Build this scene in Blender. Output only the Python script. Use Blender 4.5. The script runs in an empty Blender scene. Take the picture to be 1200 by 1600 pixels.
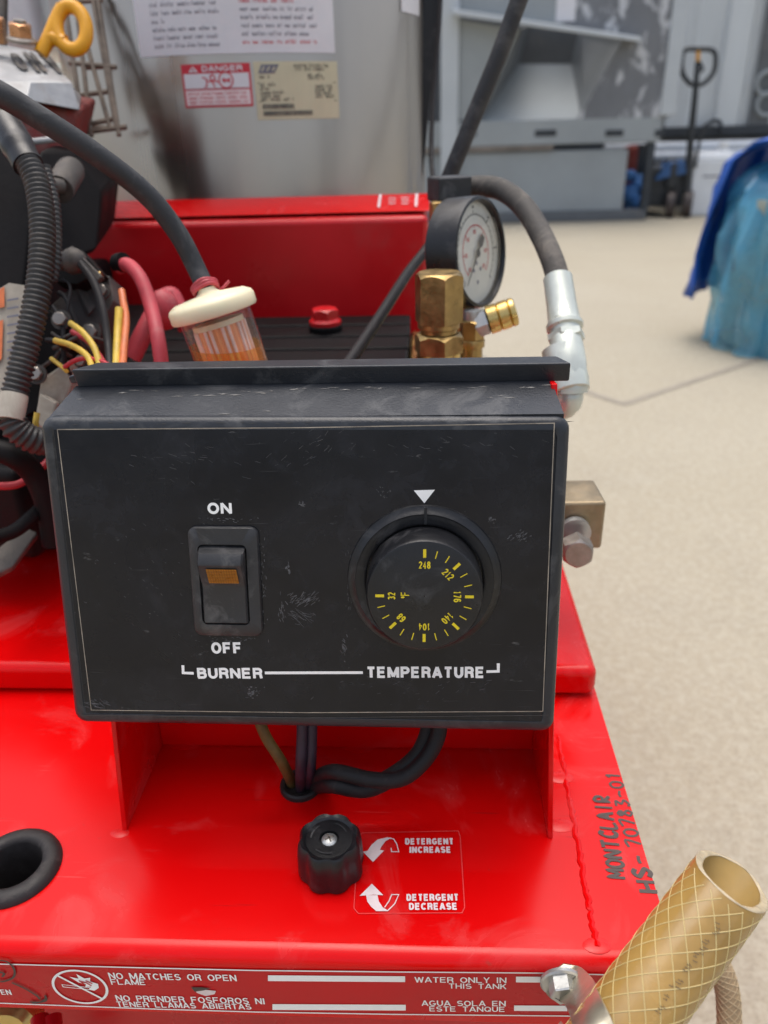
import bpy, bmesh, math, random
from mathutils import Vector, Matrix, Quaternion
random.seed(7)
rad = math.radians
SC = bpy.context.scene
COL = SC.collection

# ------------------------------------------------------------------ camera
F = 1202.0                               # focal length in pixels of the 1200 x 1600 photograph
CAM = Vector((0.0, 0.0, 0.68))
RX = Vector((0.99865, -0.0037, -0.0517)) # rows: world axes written in camera axes (right, down, forward)
RY = Vector((0.0445, -0.4521, 0.8909))
RZ = Vector((-0.0266, -0.8920, -0.4513))
cr = Vector((RX[0], RY[0], RZ[0])).normalized()
cf = Vector((RX[2], RY[2], RZ[2])).normalized()
cd = cf.cross(cr).normalized()
if cd.z > 0: cd = -cd
cam_data = bpy.data.cameras.new('camera')
cam_data.sensor_fit = 'VERTICAL'
cam_data.lens = 5.7
cam_data.sensor_height = 5.7 * 1600 / F
cam_data.clip_start = 0.01
cam_data.clip_end = 500
cam_data.dof.use_dof = True
cam_data.dof.focus_distance = 0.305
cam_data.dof.aperture_fstop = 2.1
cam = bpy.data.objects.new('camera', cam_data)
COL.objects.link(cam)
cam.matrix_world = Matrix(((cr.x, -cd.x, -cf.x, CAM.x), (cr.y, -cd.y, -cf.y, CAM.y), (cr.z, -cd.z, -cf.z, CAM.z), (0, 0, 0, 1)))
SC.camera = cam

# ------------------------------------------------------------------ world and sun
SUN_EL, SUN_AZ = 78, 350                 # azimuth the light comes from, clockwise from +Y
w = bpy.data.worlds.new('World'); SC.world = w; w.use_nodes = True
nt = w.node_tree
bg = nt.nodes['Background']
sky = nt.nodes.new('ShaderNodeTexSky'); sky.sky_type = 'NISHITA'; sky.sun_disc = False
sky.sun_elevation = rad(SUN_EL); sky.sun_rotation = rad(SUN_AZ)
sky.air_density = 1.0; sky.dust_density = 5.0; sky.ozone_density = 1.0
hs = nt.nodes.new('ShaderNodeHueSaturation'); hs.inputs['Saturation'].default_value = 0.62
nt.links.new(sky.outputs[0], hs.inputs['Color'])
nt.links.new(hs.outputs[0], bg.inputs[0]); bg.inputs[1].default_value = 0.15
sd = bpy.data.lights.new('sun', 'SUN'); sd.energy = 0.65; sd.angle = rad(50); sd.color = (1.0, 0.95, 0.87)
sun = bpy.data.objects.new('sun', sd); COL.objects.link(sun)
to_sun = Vector((math.sin(rad(SUN_AZ)) * math.cos(rad(SUN_EL)), math.cos(rad(SUN_AZ)) * math.cos(rad(SUN_EL)), math.sin(rad(SUN_EL))))
sun.rotation_euler = to_sun.to_track_quat('Z', 'Y').to_euler()
sun.location = to_sun * 20
SC.view_settings.view_transform = 'Standard'; SC.view_settings.look = 'None'
SC.view_settings.exposure = 0.8; SC.view_settings.gamma = 1.0
SC.render.engine = 'CYCLES'
SC.cycles.max_bounces = 10; SC.cycles.transparent_max_bounces = 16
SC.cycles.caustics_reflective = False; SC.cycles.caustics_refractive = False
SC.cycles.sample_clamp_indirect = 6

# ------------------------------------------------------------------ reading places off the photograph
def ray(px, py):
    return cr * ((px - 600) / F) + cd * ((py - 800) / F) + cf
def W(px, py, d): return CAM + ray(px, py) * d
def HP(px, py, p0, n):
    r = ray(px, py); return CAM + r * ((p0 - CAM).dot(n) / r.dot(n))
def HZ(px, py, z): return HP(px, py, Vector((0, 0, z)), Vector((0, 0, 1)))
def HY(px, py, y): return HP(px, py, Vector((0, y, 0)), Vector((0, 1, 0)))
def HX(px, py, x): return HP(px, py, Vector((x, 0, 0)), Vector((1, 0, 0)))

class Flat:
    """a flat face: origin, right, up, outward"""
    def __init__(s, o, u, v):
        s.o = o; s.u = u.normalized(); s.n = s.u.cross(v).normalized(); s.v = s.n.cross(s.u).normalized()
    def hit(s, px, py, h=0.0):
        p = HP(px, py, s.o + s.n * h, s.n) - s.o
        return (p.dot(s.u), p.dot(s.v))
    def pt(s, a, b, h=0.0): return s.o + s.u * a + s.v * b + s.n * h
class Drum:
    """the outside of an upright cylinder; a = arc length from the side facing -Y, b = height"""
    def __init__(s, c, r): s.c = c; s.r = r
    def hit(s, px, py, h=0.0):
        d = ray(px, py); o = CAM - s.c; R = s.r + h
        A = d.x**2 + d.y**2; B = 2 * (o.x * d.x + o.y * d.y); K = o.x**2 + o.y**2 - R * R
        t = (-B - math.sqrt(max(B * B - 4 * A * K, 0))) / (2 * A)
        p = CAM + d * t - s.c
        return (math.atan2(p.x, -p.y) * s.r, p.z)
    def pt(s, a, b, h=0.0):
        th = a / s.r; R = s.r + h
        return s.c + Vector((math.sin(th) * R, -math.cos(th) * R, b))

# ------------------------------------------------------------------ mesh helpers
def spline(pts, n=8):
    pts = [Vector(p) for p in pts]
    if len(pts) < 3:
        return [pts[0].lerp(pts[-1], i / n) for i in range(n + 1)]
    out = []
    P = [pts[0] * 2 - pts[1]] + pts + [pts[-1] * 2 - pts[-2]]
    for i in range(1, len(P) - 2):
        a, b, c, d = P[i - 1], P[i], P[i + 1], P[i + 2]
        for k in range(n):
            t = k / n
            out.append(0.5 * ((2 * b) + (c - a) * t + (2 * a - 5 * b + 4 * c - d) * t * t + (3 * b - a - 3 * c + d) * t**3))
    out.append(pts[-1]); return out
def frames(path):
    T = []
    for i in range(len(path)):
        T.append((path[min(i + 1, len(path) - 1)] - path[max(i - 1, 0)]).normalized())
    up = Vector((0, 0, 1)) if abs(T[0].z) < 0.9 else Vector((1, 0, 0))
    u = T[0].cross(up).normalized(); fr = []
    for i, t in enumerate(T):
        if i: u = (u - t * u.dot(t)).normalized()
        fr.append((u, t.cross(u).normalized()))
    return fr
def perp(n):
    n = n.normalized(); up = Vector((0, 0, 1)) if abs(n.z) < 0.9 else Vector((1, 0, 0))
    u = up.cross(n).normalized(); return u, n.cross(u).normalized()

class MB:
    def __init__(s): s.v = []; s.f = []; s.m = []; s.mats = []
    def mi(s, m):
        if m not in s.mats: s.mats.append(m)
        return s.mats.index(m)
    def add(s, vs, fs, m):
        b = len(s.v); s.v += [Vector(p) for p in vs]; k = s.mi(m)
        for f in fs: s.f.append([b + i for i in f]); s.m.append(k)
    def quad(s, a, b, c, d, m): s.add([a, b, c, d], [(0, 1, 2, 3)], m)
    def poly(s, pts, m): s.add(pts, [tuple(range(len(pts)))], m)
    def hexa(s, lo, hi, m):
        """two quads (same order) joined: any box-like block"""
        s.add(list(lo) + list(hi), [(3, 2, 1, 0), (4, 5, 6, 7), (0, 1, 5, 4), (1, 2, 6, 5), (2, 3, 7, 6), (3, 0, 4, 7)], m)
    def box(s, c, size, m, q=None):
        c = Vector(c); h = Vector(size) / 2
        P = [Vector((x * h.x, y * h.y, z * h.z)) for z in (-1, 1) for x, y in ((-1, -1), (1, -1), (1, 1), (-1, 1))]
        if q is not None: P = [q @ p for p in P]
        s.hexa([c + p for p in P[:4]], [c + p for p in P[4:]], m)
    def span(s, lo, hi, m):
        lo = Vector(lo); hi = Vector(hi); s.box((lo + hi) / 2, hi - lo, m)
    def prism(s, pts, ext, m, caps=True):
        n = len(pts); ext = Vector(ext); P = [Vector(p) for p in pts]
        fs = [(i, (i + 1) % n, n + (i + 1) % n, n + i) for i in range(n)]
        if caps: fs += [tuple(range(n - 1, -1, -1)), tuple(range(n, 2 * n))]
        s.add(P + [p + ext for p in P], fs, m)
    def tube(s, path, r, m, seg=16, caps=True, closed=False):
        path = [Vector(p) for p in path]; n = len(path); fr = frames(path); vs = []
        for i, p in enumerate(path):
            ri = r[i] if isinstance(r, (list, tuple)) else r
            u, v = fr[i]
            for k in range(seg):
                a = 2 * math.pi * k / seg; vs.append(p + u * (math.cos(a) * ri) + v * (math.sin(a) * ri))
        fs = []
        for i in range(n if closed else n - 1):
            j = (i + 1) % n
            for k in range(seg):
                l = (k + 1) % seg; fs.append((i * seg + k, i * seg + l, j * seg + l, j * seg + k))
        if caps and not closed:
            fs.append(tuple(range(seg - 1, -1, -1))); fs.append(tuple((n - 1) * seg + k for k in range(seg)))
        s.add(vs, fs, m)
    def lathe(s, prof, o, axis, m, seg=32, caps=True, phase=0.0, lobes=None):
        """prof: (radius, height along axis)"""
        o = Vector(o); axis = Vector(axis).normalized(); u, v = perp(axis); vs = []
        for r, h in prof:
            for k in range(seg):
                a = 2 * math.pi * k / seg + phase; rr = r * (lobes(a) if lobes else 1)
                vs.append(o + axis * h + u * (math.cos(a) * rr) + v * (math.sin(a) * rr))
        n = len(prof); fs = []
        for i in range(n - 1):
            for k in range(seg):
                l = (k + 1) % seg; fs.append((i * seg + k, i * seg + l, (i + 1) * seg + l, (i + 1) * seg + k))
        if caps:
            fs.append(tuple(range(seg - 1, -1, -1))); fs.append(tuple((n - 1) * seg + k for k in range(seg)))
        s.add(vs, fs, m)
    def hexnut(s, o, axis, r, h, m, phase=0.0, cham=0.16):
        """hexagon with a turned chamfer on its outer end"""
        o = Vector(o); axis = Vector(axis).normalized(); u, v = perp(axis); seg = 36
        def hx(a):
            b = (a % (math.pi / 3)) - math.pi / 6; return math.cos(math.pi / 6) / math.cos(b)
        rows = []
        for top in (0, 1, 2):
            row = []
            for k in range(seg):
                a = 2 * math.pi * k / seg; q = hx(a)
                if top == 0: rr, hh = r * q, 0
                elif top == 1: rr, hh = r * q, h - (q - math.cos(math.pi / 6)) * r * cham * 6 - cham * r * 0.25
                else: rr, hh = r * 0.80, h
                a2 = a + phase
                row.append(o + axis * hh + u * (math.cos(a2) * rr) + v * (math.sin(a2) * rr))
            rows.append(row)
        vs = [p for row in rows for p in row]
        fs = [(i * seg + k, i * seg + (k + 1) % seg, (i + 1) * seg + (k + 1) % seg, (i + 1) * seg + k) for i in (0, 1) for k in range(seg)]
        fs += [tuple(range(seg - 1, -1, -1)), tuple(2 * seg + k for k in range(seg))]
        s.add(vs, fs, m)
    def ball(s, c, r, m, seg=14, sq=(1, 1, 1)):
        c = Vector(c); vs = []; fs = []; n = seg // 2
        for i in range(n + 1):
            t = math.pi * i / n
            for k in range(seg):
                a = 2 * math.pi * k / seg
                vs.append(c + Vector((math.sin(t) * math.cos(a) * r * sq[0], math.sin(t) * math.sin(a) * r * sq[1], math.cos(t) * r * sq[2])))
        for i in range(n):
            for k in range(seg):
                l = (k + 1) % seg; fs.append((i * seg + k, (i + 1) * seg + k, (i + 1) * seg + l, i * seg + l))
        s.add(vs, fs, m)
    # --- printing on a Flat or a Drum
    def fill(s, S, pts, m, h):  s.poly([S.pt(a, b, h) for a, b in pts], m)
    def rect(s, S, a0, b0, a1, b1, m, h, n=1):
        for i in range(n):
            x0 = a0 + (a1 - a0) * i / n; x1 = a0 + (a1 - a0) * (i + 1) / n
            s.poly([S.pt(x0, b0, h), S.pt(x1, b0, h), S.pt(x1, b1, h), S.pt(x0, b1, h)], m)
    def line(s, S, pts, wd, m, h, closed=False):
        """a drawn stroke with mitred corners, on the face"""
        P = [Vector(p) for p in pts]; n = len(P); L = []; R = []
        for i in range(n):
            if closed: p, q = P[i - 1], P[(i + 1) % n]
            else: p, q = P[max(i - 1, 0)], P[min(i + 1, n - 1)]
            d1 = (P[i] - p); d2 = (q - P[i])
            if d1.length < 1e-9: d1 = d2
            if d2.length < 1e-9: d2 = d1
            d1.normalize(); d2.normalize(); t = (d1 + d2)
            t = d1 if t.length < 1e-6 else t.normalized()
            nn = Vector((-t.y, t.x)); k = min(1 / max(0.35, nn.dot(Vector((-d1.y, d1.x)))), 1.3) * wd / 2
            L.append(P[i] + nn * k); R.append(P[i] - nn * k)
        vs = [S.pt(p.x, p.y, h + i * 1.5e-6) for i, p in enumerate(L)] + [S.pt(p.x, p.y, h + i * 1.5e-6) for i, p in enumerate(R)]
        s.add(vs, [(n + i, n + (i + 1) % n, (i + 1) % n, i) for i in range(n if closed else n - 1)], m)
    def disc(s, S, a, b, r, m, h, seg=40, r2=None):
        s.fill(S, [(a + math.cos(2 * math.pi * k / seg) * r, b + math.sin(2 * math.pi * k / seg) * (r2 or r)) for k in range(seg)], m, h)
    def text(s, S, t, a, b, wd, ht, m, h, rot=0.0, bold=0.19, align='C', shear=0.0):
        """monoline capitals fitted to a width and height; bold = stroke over height; (a, b) is the middle (C) or lower left corner (L)"""
        adv = [ADV.get(c, .78) for c in t]; gap = .11; tot = sum(adv) + gap * (len(t) - 1); kx = wd / tot; st = bold * ht
        st = min(st, .32 * kx)
        ca, sa = math.cos(rot), math.sin(rot); x0 = 0.0; n = 0
        class Sub: pass
        sub = Sub()
        def pt(p, q, hh):
            if align == 'C': p -= wd / 2; q -= ht / 2
            p += shear * q
            return S.pt(a + p * ca - q * sa, b + p * sa + q * ca, hh)
        sub.pt = pt
        for c, w_ in zip(t, adv):
            for stroke in CAPS.get(c, []):
                lw = w_ * kx
                P = [(x0 + st / 2 + x * (lw - st) if c != 'I' else x0 + lw / 2, st / 2 + y * (ht - st)) for x, y in stroke]
                s.line(sub, P, st, m, h + n * 6e-6); n += 1
            x0 += (w_ + gap) * kx
    def build(s, name, parent=None, bevel=0.0, seg=2, sharp=38, mods=None):
        me = bpy.data.meshes.new(name)
        lo = Vector((min(p.x for p in s.v), min(p.y for p in s.v), min(p.z for p in s.v)))
        hi = Vector((max(p.x for p in s.v), max(p.y for p in s.v), max(p.z for p in s.v)))
        o0 = Vector(((lo.x + hi.x) / 2, (lo.y + hi.y) / 2, lo.z))
        me.from_pydata([p - o0 for p in s.v], [], s.f)
        for m in s.mats: me.materials.append(m)
        me.polygons.foreach_set('material_index', s.m)
        me.polygons.foreach_set('use_smooth', [True] * len(s.f))
        me.set_sharp_from_angle(angle=rad(sharp)); me.update()
        ob = bpy.data.objects.new(name, me); COL.objects.link(ob)
        ORI[ob.name] = o0
        if parent is not None:
            ob.parent = parent; ob.location = o0 - ORI[parent.name]
        else: ob.location = o0
        if bevel:
            bm = bmesh.new(); bm.from_mesh(me); bmesh.ops.recalc_face_normals(bm, faces=bm.faces[:]); bm.to_mesh(me); bm.free()
            me.set_sharp_from_angle(angle=rad(sharp))
            b = ob.modifiers.new('bevel', 'BEVEL'); b.width = bevel; b.segments = seg; b.limit_method = 'ANGLE'; b.angle_limit = rad(35); b.harden_normals = True
        return ob
ORI = {}
def ar(cx, cy, rx, ry, a0, a1, n=12):
    return [(cx + math.cos(math.radians(a0 + (a1 - a0) * i / n)) * rx, cy + math.sin(math.radians(a0 + (a1 - a0) * i / n)) * ry) for i in range(n + 1)]
def ex(p, q, k=.5):
    return (p[0], p[1])
CAPS = {'A': [[(-.04, -.1), (.5, 1.1)], [(.5, 1.1), (1.04, -.1)], [(.2, .26), (.8, .26)]], 'B': [[(0, 0), (0, 1), (.6, 1)] + ar(.6, .77, .33, .23, 90, -90) + [(0, .54)], [(0, .53), (.62, .53)] + ar(.62, .265, .38, .265, 90, -90) + [(-.1, 0)]],
        'C': [ar(.5, .5, .5, .5, 42, 318, 24)], 'D': [[(0, 0), (0, 1), (.4, 1)] + ar(.45, .5, .55, .5, 90, -90, 16) + [(-.1, 0)]], 'E': [[(1, 1), (0, 1), (0, 0), (1.02, 0)], [(0, .52), (.92, .52)]],
        'F': [[(1, 1), (0, 1), (0, -.1)], [(0, .5), (.9, .5)]], 'G': [ar(.5, .5, .5, .5, 42, 335, 24) + [(1, .42), (.55, .42)]], 'H': [[(0, -.1), (0, 1.1)], [(1, -.1), (1, 1.1)], [(0, .5), (1, .5)]],
        'I': [[(.5, -.1), (.5, 1.1)]], 'K': [[(0, -.1), (0, 1.1)], [(1, 1.1), (.05, .35)], [(.4, .62), (1.02, -.1)]], 'L': [[(0, 1.1), (0, 0), (1.02, 0)]], 'M': [[(0, -.1), (0, 1.1)], [(.02, 1.06), (.5, .0)], [(.5, .0), (.98, 1.06)], [(1, 1.1), (1, -.1)]],
        'N': [[(0, -.1), (0, 1.1)], [(.0, 1.05), (1, -.05)], [(1, -.1), (1, 1.1)]], 'O': [ar(.5, .5, .5, .5, 90, 450, 32)], 'P': [[(0, -.1), (0, 1), (.6, 1)] + ar(.6, .73, .4, .27, 90, -90) + [(0, .46)]],
        'Q': [ar(.5, .5, .5, .5, 90, 450, 32), [(.6, .3), (1, -.05)]], 'R': [[(0, -.1), (0, 1), (.6, 1)] + ar(.6, .75, .37, .25, 90, -90) + [(0, .5)], [(.58, .5), (.9, .38), (.95, .1), (1.0, -.1)]],
        'S': [ar(.5, .745, .46, .255, 25, 270, 16) + ar(.5, .255, .5, .255, 88, -155, 16)], 'T': [[(-.05, 1), (1.05, 1)], [(.5, 1), (.5, -.1)]], 'U': [[(0, 1.1), (0, .4)] + ar(.5, .4, .5, .4, 180, 360, 16) + [(1, 1.1)]],
        'X': [[(0, 1.1), (1, -.1)], [(1, 1.1), (0, -.1)]], 'Y': [[(-.02, 1.1), (.5, .45)], [(1.02, 1.1), (.5, .45)], [(.5, .5), (.5, -.1)]], 'J': [[(1, 1.1), (1, .3)] + ar(.5, .3, .5, .3, 0, -180, 12)], 'V': [[(0, 1.1), (.5, -.1)], [(.5, -.1), (1, 1.1)]], 'W': [[(0, 1.1), (.25, -.1)], [(.25, -.1), (.5, 1.05)], [(.5, 1.05), (.75, -.1)], [(.75, -.1), (1, 1.1)]],
        '0': [ar(.5, .5, .5, .5, 90, 450, 32)], '1': [[(.15, .75), (.6, 1), (.6, -.1)]], '2': [ar(.5, .72, .5, .28, 165, -20, 14) + [(.0, .0), (1.05, 0)]], '3': [ar(.45, .75, .45, .25, 150, -90, 14), ar(.5, .255, .5, .255, 90, -150, 14)],
        '4': [[(.72, -.1), (.72, 1), (0, .28), (1.05, .28)]], '6': [[(.92, .85)] + ar(.5, .6, .5, .4, 60, 180, 10) + [(0, .3)], ar(.5, .29, .5, .29, 0, 360, 24)], '7': [[(-.05, 1), (1, 1), (.4, -.1)]],
        '8': [ar(.5, .76, .42, .24, 0, 360, 20), ar(.5, .26, .5, .26, 0, 360, 20)], '°': [ar(.5, .8, .45, .18, 0, 360, 14)]}
ADV = {'I': .26, ' ': .24, 'M': 1.0, 'W': 1.15, 'O': .88, 'Q': .88, 'C': .85, 'G': .88, 'N': .84, 'A': .86, 'V': .84, '0': .6, '1': .45, '2': .6, '3': .6, '4': .6, '6': .6, '7': .6, '8': .6, '°': .4}
def tag(o, label=None, cat=None, group=None, kind=None):
    for k, v in (('label', label), ('category', cat), ('group', group), ('kind', kind)):
        if v: o[k] = v
    return o
def empty(name, loc):
    o = bpy.data.objects.new(name, None); COL.objects.link(o); o.location = loc; o.empty_display_size = 0.1
    ORI[o.name] = Vector(loc); return o

# ------------------------------------------------------------------ materials
def C4(c): return (c[0], c[1], c[2], 1.0)
def mat(name, col, rough=0.5, metal=0.0, var=0.12, ns=30, bump=0.0, bs=200, coat=0.0, spec=0.5, dust=None, rvar=0.12, stretch=None, trans=0.0, ior=1.45, sss=0.0, aniso=0.0, extra=None):
    """dust = (colour, amount 0..1, noise scale, threshold); stretch scales the noise along x, y, z"""
    m = bpy.data.materials.new(name); m.use_nodes = True; t = m.node_tree; N = t.nodes; L = t.links
    b = N['Principled BSDF']
    tc = N.new('ShaderNodeTexCoord'); mp = N.new('ShaderNodeMapping'); L.new(tc.outputs['Object'], mp.inputs[0])
    if stretch: mp.inputs['Scale'].default_value = stretch
    def noise(sc, det=5, off=0.0, dist=0.0, ro=0.6):
        n = N.new('ShaderNodeTexNoise'); n.inputs['Scale'].default_value = sc; n.inputs['Detail'].default_value = det
        n.inputs['Roughness'].default_value = ro; n.inputs['Distortion'].default_value = dist
        if off:
            a = N.new('ShaderNodeVectorMath'); a.operation = 'ADD'; a.inputs[1].default_value = (off, off * 1.7, off * .6)
            L.new(mp.outputs[0], a.inputs[0]); L.new(a.outputs[0], n.inputs['Vector'])
        else: L.new(mp.outputs[0], n.inputs['Vector'])
        return n.outputs['Fac']
    def ramp(x, lo, hi, a=0.0, c=1.0):
        r = N.new('ShaderNodeMapRange'); r.clamp = True
        for i, v in zip((1, 2, 3, 4), (lo, hi, a, c)): r.inputs[i].default_value = v
        L.new(x, r.inputs[0]); return r.outputs[0]
    def mix(f, a, c):
        x = N.new('ShaderNodeMix'); x.data_type = 'RGBA'
        if isinstance(f, float): x.inputs[0].default_value = f
        else: L.new(f, x.inputs[0])
        for sk, v in ((x.inputs[6], a), (x.inputs[7], c)):
            if isinstance(v, tuple): sk.default_value = C4(v)
            else: L.new(v, sk)
        return x.outputs[2]
    n1 = noise(ns)
    colr = mix(ramp(n1, 0.3, 0.7), tuple(c * (1 - var) for c in col), tuple(min(1, c * (1 + var)) for c in col))
    rg = ramp(n1, 0.3, 0.7, max(0.02, rough - rvar), min(1, rough + rvar))
    if dust:
        dc, amt, ds, th = dust
        f = ramp(noise(ds, 7, 3.1, 0.6, 0.68), th, th + 0.22, 0.0, amt)
        colr = mix(f, colr, dc)
        mx = N.new('ShaderNodeMix'); L.new(f, mx.inputs[0]); L.new(rg, mx.inputs[2]); mx.inputs[3].default_value = 0.85
        rg = mx.outputs[0]
    env = dict(N=N, L=L, noise=noise, ramp=ramp, mix=mix, b=b, tc=tc, mp=mp, t=t)
    if extra:
        colr, rg = extra(env, colr, rg)
    L.new(colr, b.inputs['Base Color']); L.new(rg, b.inputs['Roughness'])
    b.inputs['Metallic'].default_value = metal; b.inputs['IOR'].default_value = ior
    b.inputs['Specular IOR Level'].default_value = spec
    b.inputs['Coat Weight'].default_value = coat; b.inputs['Coat Roughness'].default_value = 0.06
    b.inputs['Transmission Weight'].default_value = trans
    if aniso: b.inputs['Anisotropic'].default_value = aniso
    if sss:
        b.inputs['Subsurface Weight'].default_value = sss; b.inputs['Subsurface Radius'].default_value = (0.004, 0.003, 0.002); b.inputs['Subsurface Scale'].default_value = 1.0
    if bump:
        bn = N.new('ShaderNodeBump'); bn.inputs['Strength'].default_value = bump; bn.inputs['Distance'].default_value = 0.0006
        L.new(noise(bs, 4, 5.3), bn.inputs['Height']); L.new(bn.outputs[0], b.inputs['Normal'])
        if coat: L.new(bn.outputs[0], b.inputs['Coat Normal'])
    return m
def clear(name, tint, gloss=0.06, rough=0.08, haze=0.0, hazecol=(1, 1, 1), var=0.0):
    """thin clear plastic: lets things behind show, tinted, with a surface shine and a little milky scatter"""
    m = bpy.data.materials.new(name); m.use_nodes = True; t = m.node_tree; N = t.nodes; L = t.links
    N.remove(N['Principled BSDF'])
    tr = N.new('ShaderNodeBsdfTransparent'); tr.inputs[0].default_value = C4(tint)
    df = N.new('ShaderNodeBsdfDiffuse'); df.inputs[0].default_value = C4(hazecol)
    tl = N.new('ShaderNodeBsdfTranslucent'); tl.inputs[0].default_value = C4(hazecol)
    gl = N.new('ShaderNodeBsdfGlossy'); gl.inputs['Roughness'].default_value = rough
    a = N.new('ShaderNodeMixShader'); a.inputs[0].default_value = 0.5; L.new(df.outputs[0], a.inputs[1]); L.new(tl.outputs[0], a.inputs[2])
    b = N.new('ShaderNodeMixShader'); b.inputs[0].default_value = haze; L.new(tr.outputs[0], b.inputs[1]); L.new(a.outputs[0], b.inputs[2])
    if var:
        tc = N.new('ShaderNodeTexCoord'); n = N.new('ShaderNodeTexNoise'); n.inputs['Scale'].default_value = 7; n.inputs['Detail'].default_value = 5
        L.new(tc.outputs['Object'], n.inputs['Vector'])
        r = N.new('ShaderNodeMapRange'); r.inputs[1].default_value = 0.35; r.inputs[2].default_value = 0.65
        r.inputs[3].default_value = max(0, haze - var); r.inputs[4].default_value = min(1, haze + var); L.new(n.outputs['Fac'], r.inputs[0]); L.new(r.outputs[0], b.inputs[0])
    fr0 = N.new('ShaderNodeLayerWeight'); fr0.inputs[0].default_value = 0.5; fr = N.new('ShaderNodeMath'); fr.operation = 'POWER'; fr.inputs[1].default_value = 4.0; L.new(fr0.outputs['Facing'], fr.inputs[0])
    ad = N.new('ShaderNodeMath'); ad.operation = 'ADD'; ad.use_clamp = True; ad.inputs[1].default_value = gloss; L.new(fr.outputs[0], ad.inputs[0])
    c = N.new('ShaderNodeMixShader'); L.new(ad.outputs[0], c.inputs[0]); L.new(b.outputs[0], c.inputs[1]); L.new(gl.outputs[0], c.inputs[2])
    L.new(c.outputs[0], N['Material Output'].inputs['Surface'])
    return m

RED = (0.63, 0.0012, 0.0018)
def red_extra(e, colr, rg):
    # chalky worn smears in the paint
    f = e['ramp'](e['noise'](16, 6, 9.0, 1.2, 0.6), 0.54, 0.76, 0.0, 0.36)
    g = e['ramp'](e['noise'](120, 4, 2.0), 0.72, 0.8, 0.0, 0.5)
    c = e['mix'](f, colr, (0.60, 0.11, 0.11)); c = e['mix'](g, c, (0.35, 0.05, 0.04))
    N, L = e['N'], e['L']
    for rz, sx, lo, amt, cc in ((35, 420, .70, .30, (0.62, 0.16, 0.15)), (-62, 380, .715, .4, (0.22, 0.012, 0.012))):
        mp = N.new('ShaderNodeMapping'); mp.inputs['Rotation'].default_value = (0, 0, rad(rz)); mp.inputs['Scale'].default_value = (22, sx, 22); L.new(e['tc'].outputs['Object'], mp.inputs[0])
        ns_ = N.new('ShaderNodeTexNoise'); ns_.inputs['Scale'].default_value = 1.0; ns_.inputs['Detail'].default_value = 3; L.new(mp.outputs[0], ns_.inputs['Vector'])
        c = e['mix'](e['ramp'](ns_.outputs['Fac'], lo, lo + .07, 0, amt), c, cc)
    mx = e['N'].new('ShaderNodeMath'); mx.operation = 'ADD'; mx.use_clamp = True
    e['L'].new(rg, mx.inputs[0]); m2 = e['N'].new('ShaderNodeMath'); m2.operation = 'MULTIPLY'; m2.inputs[1].default_value = 0.6; e['L'].new(f, m2.inputs[0]); e['L'].new(m2.outputs[0], mx.inputs[1])
    return c, mx.outputs[0]
M = {}
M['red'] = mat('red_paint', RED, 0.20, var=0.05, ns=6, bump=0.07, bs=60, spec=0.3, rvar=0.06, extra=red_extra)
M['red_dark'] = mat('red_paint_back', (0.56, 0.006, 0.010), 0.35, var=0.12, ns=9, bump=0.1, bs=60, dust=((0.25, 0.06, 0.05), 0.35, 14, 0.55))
M['red_rubber'] = mat('red_rubber', (0.42, 0.045, 0.06), 0.55, var=0.2, ns=60, dust=((0.4, 0.25, 0.22), 0.4, 60, 0.55))
M['red_plastic'] = mat('red_plastic', (0.55, 0.012, 0.015), 0.3, ns=60, bump=.1)
M['red_cast'] = mat('red_cast', (0.20, 0.03, 0.025), 0.7, var=0.35, ns=90, bump=0.5, bs=300, dust=((0.25, 0.2, 0.17), 0.6, 50, 0.5))
M['box_black'] = mat('black_moulding', (0.018, 0.0205, 0.0255), 0.36, var=0.25, ns=25, bump=0.25, bs=900, dust=((0.17, 0.17, 0.17), 0.45, 38, 0.54), rvar=0.1)
def face_extra(e, colr, rg):
    N, L = e['N'], e['L']
    c = e['mix'](e['ramp'](e['noise'](22, 6, 4.0, 0.8), 0.42, 0.72, 0, 0.13), colr, (0.058, 0.060, 0.075))
    c = e['mix'](e['ramp'](e['noise'](75, 8, 14.0, 0.6, 0.72), 0.52, 0.74, 0, 0.17), c, (0.055, 0.060, 0.078))
    c = e['mix'](e['ramp'](e['noise'](900, 2, 17.0), 0.74, 0.80, 0, 0.5), c, (0.12, 0.12, 0.12))
    # fine slanting scratches and a few chalk scuffs
    mp = N.new('ShaderNodeMapping'); mp.inputs['Rotation'].default_value = (0, rad(28), 0); mp.inputs['Scale'].default_value = (40, 40, 900)
    L.new(e['tc'].outputs['Object'], mp.inputs[0])
    n = N.new('ShaderNodeTexNoise'); n.inputs['Scale'].default_value = 1.0; n.inputs['Detail'].default_value = 3; L.new(mp.outputs[0], n.inputs['Vector'])
    f = e['ramp'](n.outputs['Fac'], 0.71, 0.78, 0, 0.14)
    c = e['mix'](f, c, (0.20, 0.20, 0.20))
    mp2 = N.new('ShaderNodeMapping'); mp2.inputs['Rotation'].default_value = (0, rad(-50), 0); mp2.inputs['Scale'].default_value = (60, 60, 170)
    L.new(e['tc'].outputs['Object'], mp2.inputs[0])
    n2 = N.new('ShaderNodeTexNoise'); n2.inputs['Scale'].default_value = 1.0; n2.inputs['Detail'].default_value = 8; n2.inputs['Roughness'].default_value = 0.7; L.new(mp2.outputs[0], n2.inputs['Vector'])
    f2 = e['ramp'](n2.outputs['Fac'], 0.665, 0.76, 0, 0.55)
    c = e['mix'](f2, c, (0.22, 0.22, 0.22))
    r = e['ramp'](e['noise'](11, 5, 8.0, 1.5), 0.35, 0.7, 0.17, 0.36)
    return c, r
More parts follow.
